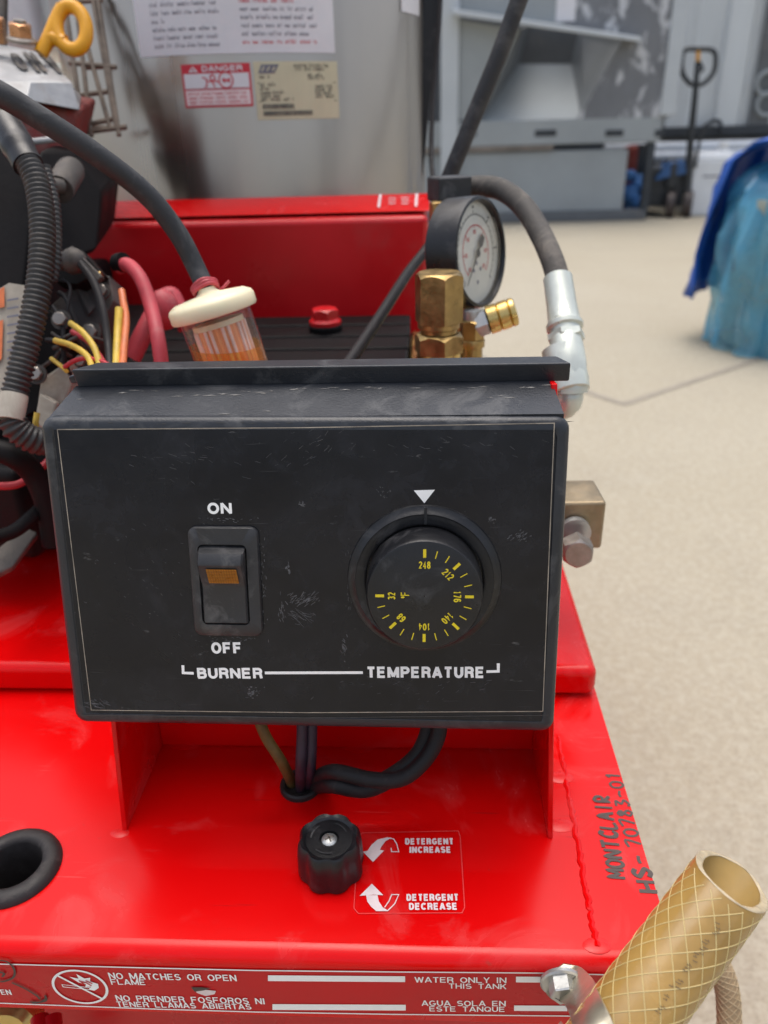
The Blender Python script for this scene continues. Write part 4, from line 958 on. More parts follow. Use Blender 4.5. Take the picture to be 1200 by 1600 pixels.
# coupling block and pressure hose
blk = MB(); A = W(702, 298, .50)
qz = Quaternion((0, 0, 1), rad(24))
blk.box(A + Vector((0, .004, .001)), (.0235, .020, .0150), M['switch_grey'], qz)
bk = blk.build('coupling_block', PW, bevel=.0015)
bf = MB(); bf.hexnut(W(690, 330, .495) - Vector((0, 0, .006)), (0, 0, 1), .0082, .012, M['brass'], phase=.3); bf.lathe([(.0062, 0), (.0062, .045)], W(688, 330, .495) - Vector((0, 0, .05)), (0, 0, 1), M['brass'], 20)
bf.build('brass_adaptor', bk)
ho = MB(); hp = spline([W(*p) for p in ((722, 296, .515), (750, 291, .51), (785, 297, .50), (820, 325, .485), (848, 372, .468), (866, 415, .455), (874, 450, .45))], 10)
ho.tube(hp, 0.0068, M['rubber_old'], 20)
hose = ho.build('pressure_hose', PW)
fe = MB(); A = W(871, 432, .452); B = W(884, 522, .442); ax_ = (B - A); L_ = ax_.length
fe.lathe([(.0072, 0), (.0084, .001), (.0086, L_ * .5), (.0092, L_ * .78), (.0096, L_ * .80), (.0105, L_ * .84), (.0105, L_ * .90), (.0088, L_ * .93), (.0088, L_)], A, ax_, M['zinc_pale'], 32)
fe.hexnut(B, ax_, .0108, .005, M['zinc_pale'])
fe.build('crimp_ferrule', hose, sharp=30)
el = MB(); ep = [W(883, 528, .440), W(886, 545, .438), W(888, 575, .436), W(890, 600, .436), W(890, 612, .437)]
el.tube(spline(ep, 5), [.0088 + .0020 * min(1, i / 8) for i in range(21)], M['zinc_pale'], 8)
A = W(888, 596, .436)
el.lathe([(.0112, -.020), (.0115, 0), (.0108, .006), (.004, .0085)], A, (W(888, 596, .42) - A).normalized() * .35 + Vector((0.25, -.1, -.9)) * .65, M['zinc_pale'], 24)
ep2 = W(889, 604, .437)
el.tube(spline([ep2, ep2 + Vector((-.004, .006, -.014)), Vector((PX1 + .055, .50, .505)), Vector((PX1 + .035, .51, .50))], 6), .0085, M['zinc_pale'], 14)
el.build('hose_elbow', hose, sharp=45)

# unloader block on the right
ul = MB(); A = W(906, 822, .43)
ul.box(W(897, 803, .432), (.0265, .030, .0290), M['brass_dull'], Quaternion((0, 0, 1), rad(2)))
ul.span((0.02, 0.40, .470), (W(886, 800, .432).x, .42, .490), M['brass_dull'])
ub_ = ul.build('unloader_block', PW, bevel=.002)
bo = MB(); A = W(902, 838, .412); 
bo.hexnut(W(902, 862, .405) + Vector((0, .006, 0)), (0, -1, 0.04), .0086, .010, M['bolt'], phase=.5)
bo.lathe([(.0085, 0), (.0085, .004)], W(902, 845, .41) + Vector((0, .010, .001)), (0, -1, 0), M['zinc'], 28)
bo.build('bolt', ub_, sharp=30)
st_ = MB(); st_.lathe([(.011, zt1 + .0005), (.011, .475)], Vector((.055, .405, 0)), (0, 0, 1), M['brass_dull'], 20); st_.build('unloader_stem', PW)

# thin black lead in front of the burner housing
cable('lead', [(535, 580, .43), (560, 545, .45), (600, 485, .49), (635, 430, .53), (662, 395, .55), (680, 370, .56)], 0.0036, M['wire_black'])

# ------------------------------------------------------------------ fuel filter and fuel line
ft = W(336, 491, .402); fb = W(391, 648, .422)
fax = (fb - ft).normalized()
cup = MB(); k4 = .4 / F
cup.lathe([(57 * k4, -.002), (57 * k4, .012), (56 * k4, .062), (40 * k4, .068), (.004, .070)], ft, fax, M['clear_cup'], 40, caps=False)
FFIL = cup.build('fuel_filter', PW)
cap = MB(); capo = ft - fax * .0035
cap.lathe([(60 * k4, .0040), (67 * k4, .0036), (69 * k4, .0024), (69 * k4, -.0022), (66 * k4, -.0040), (56 * k4, -.0058), (20 * k4, -.0072), (15 * k4, -.0085), (13 * k4, -.0105), (.001, -.0105)], capo, fax, M['cap_cream'], 48, caps=False)
cap.lathe([(60 * k4, .0040), (50 * k4, .0036), (.001, .0036)], capo, fax, M['cap_cream'], 48, caps=False)
cap.build('filter_cap', FFIL, sharp=45)
pe = MB()
pr = lambda a: 1.0 - 0.07 * (0.5 + 0.5 * math.cos(26 * a))
pe.lathe([(40 * k4, .006), (39 * k4, .060)], ft, fax, M['orange'], 208, lobes=pr)
pe.lathe([(41 * k4, .0035), (41 * k4, .0062)], ft, fax, M['cap_cream'], 40)
for k in range(26):
    if k % 3 == 0: continue
    a = (k + .5) * 2 * math.pi / 26; u4, v4 = perp(fax); dv = u4 * math.cos(a) + v4 * math.sin(a)
    pe.tube([ft + fax * .0064 + dv * 40.2 * k4, ft + fax * .06 + dv * 39.2 * k4], .0009, M['pleat_pale'], 6)
pe.build('filter_element', FFIL)
# fuel: fills the cup below a level plane
fu = MB(); u4, v4 = perp(fax); rows = []; segs = 40
zlev = W(345, 552, .392).z
ringT, ringB = [], []
for k in range(segs):
    a = 2 * math.pi * k / segs; dv = u4 * math.cos(a) + v4 * math.sin(a)
    r_ = 55.8 * k4; p = ft + dv * r_; s_ = (p.z - zlev) / -fax.z
    ringT.append(p + fax * max(.012, min(s_, .055))); ringB.append(ft + dv * 54.5 * k4 + fax * .063)
fu.add(ringT + ringB, [(k, (k + 1) % segs, segs + (k + 1) % segs, segs + k) for k in range(segs)] + [tuple(range(segs, 2 * segs))], M['fuel'])
fu.build('fuel', FFIL)
fh = MB(); hp = spline([W(*p) for p in ((-60, 118, .335), (0, 147, .34), (55, 180, .348), (142, 236, .362), (226, 301, .380), (276, 362, .392), (306, 418, .399))] + [ft - fax * .0105], 10)
fh.tube(hp, [.0056 - .0008 * i / (len(hp) - 1) for i in range(len(hp))], M['rubber'], 24)
fhose = fh.build('fuel_line', PW)
hc = MB(); A = hp[-5]; B = hp[-2]; u4, v4 = perp(B - A)
for k in range(3): hc.tube([A.lerp(B, .2 + k * .3) + ((u4 * math.cos(2 * math.pi * i / 24) + v4 * math.sin(2 * math.pi * i / 24)) * (.0062 + .0004 * math.sin(i + k))) for i in range(24)], .0011, M['red_rubber'], 8, closed=True)
hc.tube([B + u4 * .006, B + u4 * .010 - Vector((0, .004, -.001)), B + u4 * .014 - Vector((0, .003, -.004))], .0008, M['red_rubber'], 6)
hc.build('wire_tie', fhose)

# ------------------------------------------------------------------ engine on the left
en = MB()
en.span((-0.60, 0.50, zt1 + .02), (-0.262, 0.92, 0.585), M['engine'])
en.span((-0.56, 0.46, zt1 + .0005), (-0.285, 0.88, zt1 + .03), M['engine'])
for px, py, d_, sx, sy, sz, ry in ((30, 640, .47, .06, .10, .14, 10), (-5, 520, .46, .05, .08, .16, 4), (20, 800, .46, .09, .12, .06, -12)):
    en.box(W(px, py, d_) + Vector((-.02, .06, 0)), (sx, sy, sz), M['engine'], Quaternion((0, 0, 1), rad(ry)))
eng = en.build('engine', PW, bevel=.006, seg=3)
# blower shroud corner
sh = MB()
fr_ = [W(*p) for p in ((62, 232, .50), (112, 236, .53), (161, 303, .535), (150, 395, .53), (84, 420, .49), (40, 330, .48))]
bk_ = [p + Vector((-.03, .12, .005)) for p in fr_]
sh.add(fr_ + bk_, [tuple(range(6)), (11, 10, 9, 8, 7, 6)] + [(i, 6 + i, 6 + (i + 1) % 6, (i + 1) % 6) for i in range(6)], M['engine'])
q = [W(*p) for p in ((-40, 215, .45), (30, 225, .45), (52, 330, .44), (40, 470, .44), (10, 560, .44), (-40, 560, .44))]
sh.add(q + [p + Vector((-.04, .10, 0)) for p in q], [tuple(range(6)), (11, 10, 9, 8, 7, 6)] + [(i, 6 + i, 6 + (i + 1) % 6, (i + 1) % 6) for i in range(6)], M['engine'])
sh.build('shroud', eng, bevel=.004, seg=3)
# valve cover
vc = MB()
V = {k: W(*p) for k, p in dict(E=(-45, 68, .50), A=(46, 127, .515), B=(113, 128, .535), C=(64, 82, .60), D=(-45, 60, .58), G=(-45, 128, .49), F=(41, 158, .512), H=(125, 173, .537), I=(128, 150, .62), J=(-45, 120, .60)).items()}
vpn = (V['B'] - V['A']).cross(V['C'] - V['A']).normalized(); V['E'] = HP(-45, 66, V['A'], vpn); V['D'] = HP(-45, 58, V['A'], vpn)
keys = ['E', 'A', 'B', 'C', 'D', 'G', 'F', 'H', 'I', 'J']; ix = {k: i for i, k in enumerate(keys)}
vs = [V[k] for k in keys]
vc.add(vs, [tuple(ix[c] for c in f) for f in ('EABCD', 'GFAE', 'FHBA', 'HICB', 'IJDC', 'JGED', 'GJIHF')], M['cast'])
VT = Flat(W(20, 104, .53), (V['A'] - V['E']), (V['C'] - V['A']))
vcn = (V['B'] - V['A']).cross(V['C'] - V['A']).normalized()
if vcn.z < 0: vcn = -vcn
VT = Flat(V['A'], (V['B'] - V['A']), V['D'] - V['E']); 
if VT.n.dot(vcn) < 0: VT = Flat(V['A'], V['B'] - V['A'], -(V['D'] - V['E']))
for tx, p0_, p1_ in (('O', (30, 112), (12, 86)), ('H', (56, 113), (36, 86)), ('V', (84, 114), (60, 87))):
    h0 = Vector(VT.hit(*p0_)); h1 = Vector(VT.hit(*p1_)); hw = VT.hit(p0_[0] + 22, p0_[1] + 1)
    ax2 = Vector(hw) - h0; up2 = h1 - h0; ax2n = ax2.normalized()
    sheet = Flat(VT.pt(h0.x, h0.y, .0006), VT.u * ax2n.x + VT.v * ax2n.y, VT.u * up2.x + VT.v * up2.y)
    upv = VT.u * up2.x + VT.v * up2.y; sh_ = upv.dot(sheet.u) / max(1e-6, upv.dot(sheet.v))
    vc.text(sheet, tx, 0, 0, ax2.length * .82, upv.dot(sheet.v), M['grimy'], .0010, bold=.21, align='L', shear=sh_)
vcov = vc.build('valve_cover', eng, bevel=.0012)
rb = MB()
q = [W(*p) for p in ((28, 158, .52), (124, 172, .545), (110, 236, .548), (40, 250, .525))]
rb.hexa(q, [p + Vector((-.02, .09, .01)) for p in q], M['red_cast'])
rb.build('cylinder_head', eng, bevel=.003)
gk = MB(); gk.tube([W(46, 222, .515), W(72, 219, .52), W(104, 216, .53)], .0022, M['cast'], 10); gk.build('gasket', eng)
vb = MB(); A = W(34, 66, .555); axb = vcn
vb.lathe([(.0100, 0), (.0104, .002), (.0088, .0035)], A, axb, M['bolt'], 28); vb.hexnut(A + axb * .0034, axb, .0082, .0085, M['copper'], phase=.3)
vb.lathe([(.0045, .011), (.0042, .014)], A, axb, M['bolt'], 20); vb.build('cover_bolt', vcov, sharp=30)
vb = MB(); A = W(-6, 66, .56); vb.hexnut(A, axb, .008, .016, M['copper'], phase=.1); vb.build('cover_bolt', vcov, sharp=30)
# pale tank behind the valve cover
tk = MB(); tc_ = W(20, 0, .80); tk.box(tc_ + Vector((-.09, .1, .08)), (.20, .18, .25), M['tank_white'], Quaternion((0, 0, 1), rad(6))); tk.build('fuel_tank', eng, bevel=.015, seg=4)
ps = MB(); ps.tube([W(2, 70, .60), W(4, -60, .60)], .0042, M['grimy'], 12); ps.build('stud', eng)
# dipstick handle
dp = MB(); dd = .56
cx, cy = 112, 44; lp = []
for i in range(28):
    a = 2 * math.pi * i / 28; ex, ey = math.cos(a) * 23, math.sin(a) * 34; th = rad(-10)
    lp.append(W(cx + ex * math.cos(th) - ey * math.sin(th), cy + ex * math.sin(th) + ey * math.cos(th), dd))
dp.tube(lp, .0049, M['yellow'], 14, closed=True)
dp.tube(spline([W(98, 12, dd), W(87, 34, dd), W(77, 58, dd), W(70, 72, dd), W(63, 84, dd)], 5), .0049, M['yellow'], 14)
dp.tube(spline([W(102, 66, dd), W(90, 62, dd), W(80, 60, dd), W(74, 62, dd)], 5), .0050, M['yellow'], 12)
dp.build('dipstick', eng, sharp=60)
# wire guard beside the drum
wg = MB(); gdp = .615
for (a, c2) in (((98, -20), (131, 210)), ((116, -20), (143, 213)), ((140, -30), (182, 200)), ((150, -20), (186, 212)), ((133, 60), (172, 200))):
    wg.tube([W(a[0], a[1], gdp), W(c2[0], c2[1], gdp)], .0019, M['wire_steel'], 8)
for (a, c2, dq) in (((108, 98), (182, 105), gdp), ((130, 106), (168, 104), gdp + .03), ((120, 150), (168, 143), gdp), ((142, 194), (176, 186), gdp), ((132, 207), (198, 198), gdp), ((112, 200), (196, 200), gdp + .03), ((100, 4), (160, 0), gdp)):
    wg.tube([W(a[0], a[1], dq), W(c2[0], c2[1], dq)], .0019, M['wire_steel'], 8)
wg.build('wire_guard', PW)
# plug and cap on the shroud
pg = MB(); A = W(112, 264, .50); B = W(92, 296, .478); pg.lathe([(.0080, 0), (.0088, .003), (.0088, (B - A).length)], A, B - A, M['grimy'], 24)
pg.tube([W(66, 288, .465), W(96, 291, .476)], [.0045, .0045], M['grimy'], 14); pg.build('breather_plug', eng, sharp=40)
# split loom with a pale collar
def loom(name, px, r, m, parent):
    P = spline([W(*p) for p in px], 26); L_ = [0]
    for i in range(1, len(P)): L_.append(L_[-1] + (P[i] - P[i - 1]).length)
    tot = L_[-1]; n_ = int(tot / .0007); Q = []; R_ = []; k = 0
    for i in range(n_ + 1):
        s_ = tot * i / n_
        while k < len(L_) - 2 and L_[k + 1] < s_: k += 1
        f = (s_ - L_[k]) / max(1e-9, L_[k + 1] - L_[k]); Q.append(P[k].lerp(P[k + 1], f)); R_.append(r if i % 4 < 2 else r * .84)
    t = MB(); t.tube(Q, R_, m, 20); return t.build(name, parent, sharp=70)
loom('split_loom', ((40, 248, .415), (57, 285, .413), (66, 345, .41), (64, 420, .407), (53, 490, .404), (38, 555, .402), (22, 618, .40)), .0068, M['loom'], eng)
loom('split_loom', ((70, 262, .430), (84, 320, .428), (86, 400, .425), (80, 440, .424)), .0036, M['loom'], eng)
sl = MB(); sl.tube(spline([W(8, 195, .425), W(24, 222, .42), (W(44, 258, .415))], 6), [.0088] * 9 + [.0080] * 4, M['black_plastic'], 20); sl.build('sleeve', eng)
cl = MB(); A = W(23, 616, .40); B = W(17, 656, .398); cl.lathe([(.0064, 0), (.0068, .001), (.0064, (B - A).length)], A, B - A, M['dirty_white'], 24); cl.build('collar', eng)
loom('split_loom', ((16, 652, .40), (28, 672, .402), (55, 688, .408), (90, 690, .42), (120, 690, .44)), .0075, M['loom'], eng)
# regulator bracket, connector and plates
rg = MB()
def slab(px_pts, d_, thick, m, mb=rg, dd=None):
    q = [W(p[0], p[1], d_ + (p[2] if len(p) > 2 else 0)) for p in px_pts]; nrm = (q[1] - q[0]).cross(q[2] - q[0]).normalized()
    if nrm.dot(cf) < 0: nrm = -nrm
    mb.prism(q, nrm * thick, m)
slab([(78, 478), (120, 440), (170, 430), (178, 470), (140, 540), (90, 560), (70, 540)], .47, .03, M['grimy'])
slab([(70, 480), (118, 508), (96, 570), (60, 640), (40, 650), (48, 560)], .445, .02, M['engine'])
slab([(82, 392), (128, 390), (158, 425), (120, 445), (84, 440)], .455, .015, M['engine'])
slab([(118, 440, 0), (150, 412, .02), (178, 450, .02), (140, 490, 0)], .465, .004, M['grimy'])
slab([(104, 388), (112, 383), (160, 432), (152, 440)], .44, .005, M['grimy'])
rg.tube([W(84, 408, .44), W(108, 408, .443), W(118, 406, .443)], .0052, M['grimy'], 12)
rg.ball(W(115, 408, .443), .0075, M['grimy'], 14)
rg.tube([W(150, 432, .445), W(160, 430, .445)], .0028, M['brass'], 10)
rg.build('regulator_bracket', eng, bevel=.0015)
cn = MB(); slab([(62, 592), (108, 560), (112, 600), (88, 668), (70, 690), (52, 670)], .44, .02, M['dirty_white'], cn); slab([(60, 612), (90, 628), (76, 680), (52, 660)], .43, .006, M['dirty_white'], cn)
cn.build('connector', eng, bevel=.002)
sg = MB(); slab([(-8, 455), (14, 442), (40, 446), (34, 560), (10, 620), (-8, 640)], .425, .003, M['dirty_white'], sg)
SG = Flat(W(12, 500, .4245), cr, -cd)
sg.fill(SG, [SG.hit(*p) for p in ((-8, 458), (8, 448), (8, 480), (-8, 484))], M['wire_orange'], .0008); sg.fill(SG, [SG.hit(*p) for p in ((-8, 505), (6, 500), (4, 560), (-8, 575))], M['wire_orange'], .0008)
for k in range(9): sg.line(SG, [SG.hit(12, 470 + k * 13), SG.hit(30, 467 + k * 13)], .0011, M['grey_ink'], .0008)
sg.build('engine_sticker', eng)
# red boots
cable('red_hose', [(186, 418, .455), (200, 414, .45), (220, 436, .445), (236, 480, .44), (247, 530, .43), (255, 590, .43)], .0041, M['red_rubber'], eng)
cable('red_boot', [(205, 560, .50), (225, 520, .50), (248, 478, .505), (266, 462, .51), (276, 478, .51), (292, 512, .51)], .0062, M['red_rubber'], eng)
bt = MB(); bt.ball(W(256, 484, .49), .010, M['red_rubber'], 16, (1, 1, 1.3)); bt.tube([W(184, 412, .455), W(194, 410, .452)], .0058, M['engine'], 12); bt.build('red_boot', eng)
wires = (([(110, 505, .425), (130, 520, .42), (148, 545, .415), (158, 580, .41)], .0017, 'wire_yellow'), ([(86, 532, .425), (112, 540, .42), (136, 556, .415), (146, 580, .41)], .0017, 'wire_yellow'),
         ([(186, 482, .43), (184, 520, .425), (181, 580, .41)], .0022, 'wire_yellow'), ([(190, 454, .44), (193, 474, .435), (197, 500, .43), (194, 540, .42), (191, 580, .41)], .0020, 'wire_orange'),
         ([(126, 412, .435), (146, 440, .43), (160, 480, .425), (168, 530, .42), (172, 580, .41)], .0022, 'wire_black'), ([(100, 574, .42), (118, 563, .418), (140, 560, .415), (166, 568, .41), (176, 580, .41)], .0012, 'wire_red'),
         ([(112, 518, .43), (140, 536, .425), (166, 570, .415)], .0014, 'wire_red'), ([(80, 560, .43), (98, 574, .425), (104, 580, .42)], .0012, 'wire_yellow'), ([(58, 645, .42), (56, 665, .42), (62, 690, .425)], .0016, 'wire_yellow'))
for px, r, m in wires: cable('wire', px, r, M[m], eng)
for k in range(9):
    r2 = random.Random(40 + k); x0_, y0_ = r2.uniform(60, 120), r2.uniform(430, 640); x1_, y1_ = r2.uniform(100, 175), r2.uniform(520, 600); dz_ = r2.uniform(.432, .452)
    cable('wire', [(x0_, y0_, dz_), ((x0_ * 2 + x1_) / 3 + r2.uniform(-12, 12), (y0_ * 2 + y1_) / 3 - r2.uniform(0, 22), dz_ - .006), ((x0_ + x1_ * 2) / 3 + r2.uniform(-10, 10), (y0_ + y1_ * 2) / 3 + r2.uniform(-16, 10), dz_ - .008), (x1_, y1_, dz_)], r2.uniform(.0008, .0016), M[r2.choice(('wire_black', 'wire_black', 'grimy', 'wire_red', 'wire_black', 'wire_yellow'))], eng)
for px, py, d_, r_ in ((142, 520, .452, .0045), (96, 500, .438, .0040), (160, 455, .462, .0035), (128, 565, .436, .0030), (58, 585, .432, .0040)):
    bz = MB(); bz.lathe([(r_ * 1.4, -.0005), (r_ * 1.4, .001)], W(px, py, d_), -cf, M['grimy'], 20); bz.hexnut(W(px, py, d_) - cf * .001, -cf, r_, r_ * .8, M['bolt']); bz.build('engine_bolt', eng, sharp=30)
for px, r, m in (([(-20, 700, .42), (20, 712, .42), (52, 740, .43), (74, 790, .44), (84, 850, .45)], .0065, 'engine'), ([(-20, 842, .42), (22, 830, .43), (58, 800, .44), (90, 770, .46)], .0040, 'engine'), ([(-10, 760, .43), (30, 756, .435), (66, 730, .44), (92, 700, .45)], .0022, 'wire_red')):
    cable('lower_hose', px, r, M[m], eng)
lb = MB(); slab([(-20, 868, 0), (40, 822, .02), (60, 832, .02), (20, 884, 0), (-20, 905, 0)], .43, .006, M['grimy'], lb); lb.build('lower_bracket', eng, bevel=.0015)
# black block added behind the wires, standing in for the pocket's shade
dk = MB(); dk.span((-0.30, 0.47, zt1 + .001), (-0.205, 0.66, 0.548), M['engine']); dk.build('dark_backing', eng, bevel=.008, seg=3)

# ------------------------------------------------------------------ below the front edge
vf = MB(); A = HY(20, 1594, .215); vf.lathe([(.0105, 0), (.0125, .004), (.0125, .012), (.010, .016), (.003, .018)], A + Vector((0, .010, -.004)), (0, -1, .25), M['brass_bright'], 28); vf.build('drain_plug', PW, sharp=30)
for px in (62, 82): cable('red_pipe', [(px, 1590, .36), (px + 4, 1640, .35), (px + 8, 1720, .345), (px + 10, 1800, .40), (px + 20, 1820, .46)], .0042, M['red_dark'])

# hose clamp, bolted through the strip
HD = .0134                                # hose radius
hA = W(985, 1590, .255); hB = W(1143, 1376, .272)
hax = (hB - hA).normalized(); hu = hax.cross(Vector((0, 1, 0))).normalized(); hv = hax.cross(hu).normalized()
cmk = MB(); bolt_p = HY(880, 1535, YF - .004)
hm = hA - hax * .024
# band round the hose
band = []
for i in range(33):
    a = 2 * math.pi * i / 32; band.append((math.cos(a), math.sin(a)))
bw = .0065; vs = []
for c_, s_ in band[:-1]:
    for r_ in (HD + .0004, HD + .0014):
        for sd_ in (-bw, bw): vs.append(hm + hax * sd_ + hu * (c_ * r_) + hv * (s_ * r_))
fs = []
for i in range(32):
    j_ = (i + 1) % 32
    for p_, q_ in ((0, 1), (1, 3), (3, 2), (2, 0)): fs.append((i * 4 + p_, i * 4 + q_, j_ * 4 + q_, j_ * 4 + p_))
cmk.add(vs, fs, M['zinc_yellow'])
edge_r = spline([W(*p) for p in ((880, 1506, .2975), (906, 1511, .2955), (926, 1530, .276), (938, 1558, .247), (952, 1585, .2395), (966, 1620, .2370), (985, 1680, .234))], 6)
edge_l = spline([W(*p) for p in ((846, 1528, .2985), (857, 1557, .296), (878, 1566, .288), (890, 1582, .268), (896, 1602, .2475), (904, 1640, .2360), (915, 1700, .233))], 6)
n = len(edge_r)
cmk.add(edge_r + edge_l, [(i, i + 1, n + i + 1, n + i) for i in range(n - 1)], M['zinc_yellow'])
clamp = cmk.build('hose_clamp', PW); so = clamp.modifiers.new('thick', 'SOLIDIFY'); so.thickness = .0011; so.offset = 0
hb = MB(); hb.lathe([(.0080, -.0004), (.0082, .0010), (.0076, .0016)], HY(877, 1533, YF - .0032), (0, -1, 0), M['zinc'], 36); hb.lathe([(.0053, 0), (.0053, .0052), (.0049, .0058), (.0036, .0058), (.0035, .0054), (.0002, .0054)], HY(878, 1534, YF - .0046), (0, -1, 0), M['zinc'], 6, phase=.25)
hb.build('clamp_bolt', clamp, sharp=25)

# ------------------------------------------------------------------ braided hose held in the clamp
bhz = empty('braided_hose', hA)
tag(bhz, 'yellowed clear braided hose with open cut end, held in steel clamp at red corner', 'hose')
LH = (hB - hA).length
wl = MB(); seg = 48; cut = []
def hpnt(r_, a, s_): return hA + hax * s_ + hu * (math.cos(a) * r_) + hv * (math.sin(a) * r_)
best = min((i for i in range(360)), key=lambda i: (hpnt(HD, rad(i), LH * .5) - CAM).length)
def cutoff(a): return LH - .009 * math.cos(a - rad(best)) + .0002 * math.sin(4 * a)
rowsn = 14; vs = []
for i in range(rowsn + 1):
    for k in range(seg):
        a = 2 * math.pi * k / seg; vs.append(hpnt(HD, a, -0.10 + (cutoff(a) + .10) * i / rowsn))
fs = [(i * seg + k, i * seg + (k + 1) % seg, (i + 1) * seg + (k + 1) % seg, (i + 1) * seg + k) for i in range(rowsn) for k in range(seg)]
wl.add(vs, fs, M['hose_wall'])
vs = []
for i in range(7):
    for k in range(seg):
        a = 2 * math.pi * k / seg; vs.append(hpnt(HD - .0030, a, cutoff(a) - .07 * (1 - i / 6)))
wl.add(vs, [(i * seg + (k + 1) % seg, i * seg + k, (i + 1) * seg + k, (i + 1) * seg + (k + 1) % seg) for i in range(6) for k in range(seg)], M['hose_inside'])
wl.build('hose_wall', bhz)
rm = MB(); vs = []
for i in range(9):
    q = math.pi * i / 8
    for k in range(seg):
        a = 2 * math.pi * k / seg; vs.append(hpnt(HD - .0015 + .0016 * math.cos(q), a, cutoff(a) + .0010 * math.sin(q) + .00012 * math.sin(7 * a + i)))
rm.add(vs, [(i * seg + k, i * seg + (k + 1) % seg, (i + 1) * seg + (k + 1) % seg, (i + 1) * seg + k) for i in range(8) for k in range(seg)], M['hose_rim'])
rm.build('cut_rim', bhz)
th = MB(); PITCH = .098; NS = 13
for sg_ in (1, -1):
    for k in range(NS):
        P = []; a0 = 2 * math.pi * k / NS
        for i in range(200):
            s_ = -.085 + .17 * i / 100; a = a0 + sg_ * 2 * math.pi * (s_ / PITCH) * 1.0
            if s_ > cutoff(a) - .001: break
            P.append(hpnt(HD + .00002, a, s_))
        if len(P) > 3: th.tube(P, .00018, M['thread'], 5)
th.build('braid_thread', bhz)
pr_ = MB(); rnd = random.Random(5)
HS = type('S', (), {'pt': staticmethod(lambda a, b_, h=0: hpnt(HD + .0004 + h, a / HD, b_))})
best2 = min((i for i in range(360)), key=lambda i: (hpnt(HD, rad(i), LH * .5) - W(1090, 1495, .25)).length)
for i in range(64):
    s_ = .006 + i * .0011; aa = rad(best2) * HD + rnd.uniform(-.0008, .0008)
    if rnd.random() < .25 or s_ > LH - .016: continue
    pr_.line(HS, [(aa - .0010, s_), (aa + .0010 * rnd.uniform(.2, 1), s_ + .0004), (aa + rnd.uniform(-.0006, .0008), s_ + .0007)], .00024, M['hose_print'], .0)
pr_.build('hose_marking', bhz)

# tan hose curving down behind it
t = MB(); pe_ = W(1120, 1800, .42)
tp = spline([Vector((XR - .022, .25, .300)), Vector((XR - .010, .252, .318))] + [W(*p) for p in ((1098, 1484, .395), (1114, 1494, .40), (1132, 1530, .40), (1139, 1580, .40), (1136, 1660, .40), (1120, 1800, .42))] + [Vector((pe_.x + .01, pe_.y + .01, .10)), Vector((pe_.x + .05, pe_.y - .02, .012)), Vector((pe_.x + .20, pe_.y - .10, .0075)), Vector((pe_.x + .38, pe_.y - .14, .0075))], 10)
t.tube(tp, .0060, M['tan_hose'], 18)
for sg_ in (1, -1):
    for k in range(8):
        P = []; frm = frames(tp)
        for i, p in enumerate(tp):
            a = 2 * math.pi * k / 8 + sg_ * i * .34; P.append(p + frm[i][0] * math.cos(a) * .0060 + frm[i][1] * math.sin(a) * .0060)
        t.tube(P, .00035, M['tan_thread'], 4)
tag(t.build('drain_hose'), 'thin tan braided hose hanging to the ground behind the cut clear hose', 'hose')
# dark hose slanting up past the gauge
t = MB(); t.tube([W(694, 296, .60), W(735, 195, .575), W(778, 90, .555), W(822, -30, .535), W(900, -240, .50)], .0062, M['rubber'], 18)
tag(t.build('hanging_hose'), 'dark straight hose slanting up to the frame top behind the gauge', 'hose')

# ------------------------------------------------------------------ things wrapped in plastic on the right
bp = HZ(1245, 560, 0); bcx, bcy = bp.x, bp.y + .16
bk = MB(); bk.lathe([(.165, .012), (.175, .03), (.182, .40), (.190, .43), (.185, .45), (.15, .455)], Vector((bcx, bcy, 0)), (0, 0, 1), M['drum_grey'], 40)
BS = Drum(Vector((bcx, bcy, 0)), .186)
rnd = random.Random(3)
for r_ in range(5):
    for k in range(9): bk.line(BS, [(-.12 + k * .026, .39 - r_ * .028), (-.12 + k * .026 + rnd.uniform(.008, .02), .39 - r_ * .028)], .009, M['black_ink'], .003)
tag(bk.build('plastic_keg'), 'grey keg with dark print seen through the blue plastic bag', 'keg')
def crumple(name, rings_, m, seed, fold, nf, cut=None):
    rnd = random.Random(seed); ph = [rnd.uniform(0, 6.28) for _ in range(8)]; seg = 120; vs = []; t = MB()
    for i, (r_, z_) in enumerate(rings_):
        for k in range(seg):
            a = 2 * math.pi * k / seg
            q = fold * ((1 - 2 * abs(math.sin(nf * .5 * a + ph[0] + .9 * math.sin(13 * z_ + ph[1])))) * .75 + rnd.uniform(-.12, .12) + math.sin((nf * 2 + 1) * a + ph[2] + 9 * z_) * .3 + math.sin((nf * 3 + 2) * a + ph[3] - 14 * z_) * .2)
            rr_ = r_ * (1 + q); zz = z_ + r_ * .10 * math.sin(3 * a + ph[4]) * (z_ > .3)
            vs.append(Vector((bcx + math.cos(a) * rr_, bcy + math.sin(a) * rr_, max(.004, zz))))
    fs = []
    for i in range(len(rings_) - 1):
        for k in range(seg):
            a = 2 * math.pi * (k + .5) / seg
            if cut and not cut(a, (rings_[i][1] + rings_[i + 1][1]) / 2): continue
            l = (k + 1) % seg; fs.append((i * seg + k, i * seg + l, (i + 1) * seg + l, (i + 1) * seg + k))
    t.add(vs, fs, m); return t.build(name, sharp=32)
rg_ = [(.214, .004), (.210, .03), (.206, .06), (.205, .10), (.211, .15), (.217, .20), (.222, .25), (.224, .30), (.222, .35), (.212, .40), (.200, .45), (.182, .49), (.155, .52), (.11, .545), (.05, .56), (.01, .565)]
bag = crumple('plastic_bag', rg_, M['film_blue'], 4, .10, 12, cut=lambda a, z: not (rad(228) < a < rad(262) and .33 < z < .44))
tag(bag, 'light blue see-through plastic bag bunched over the grey keg', 'bag')
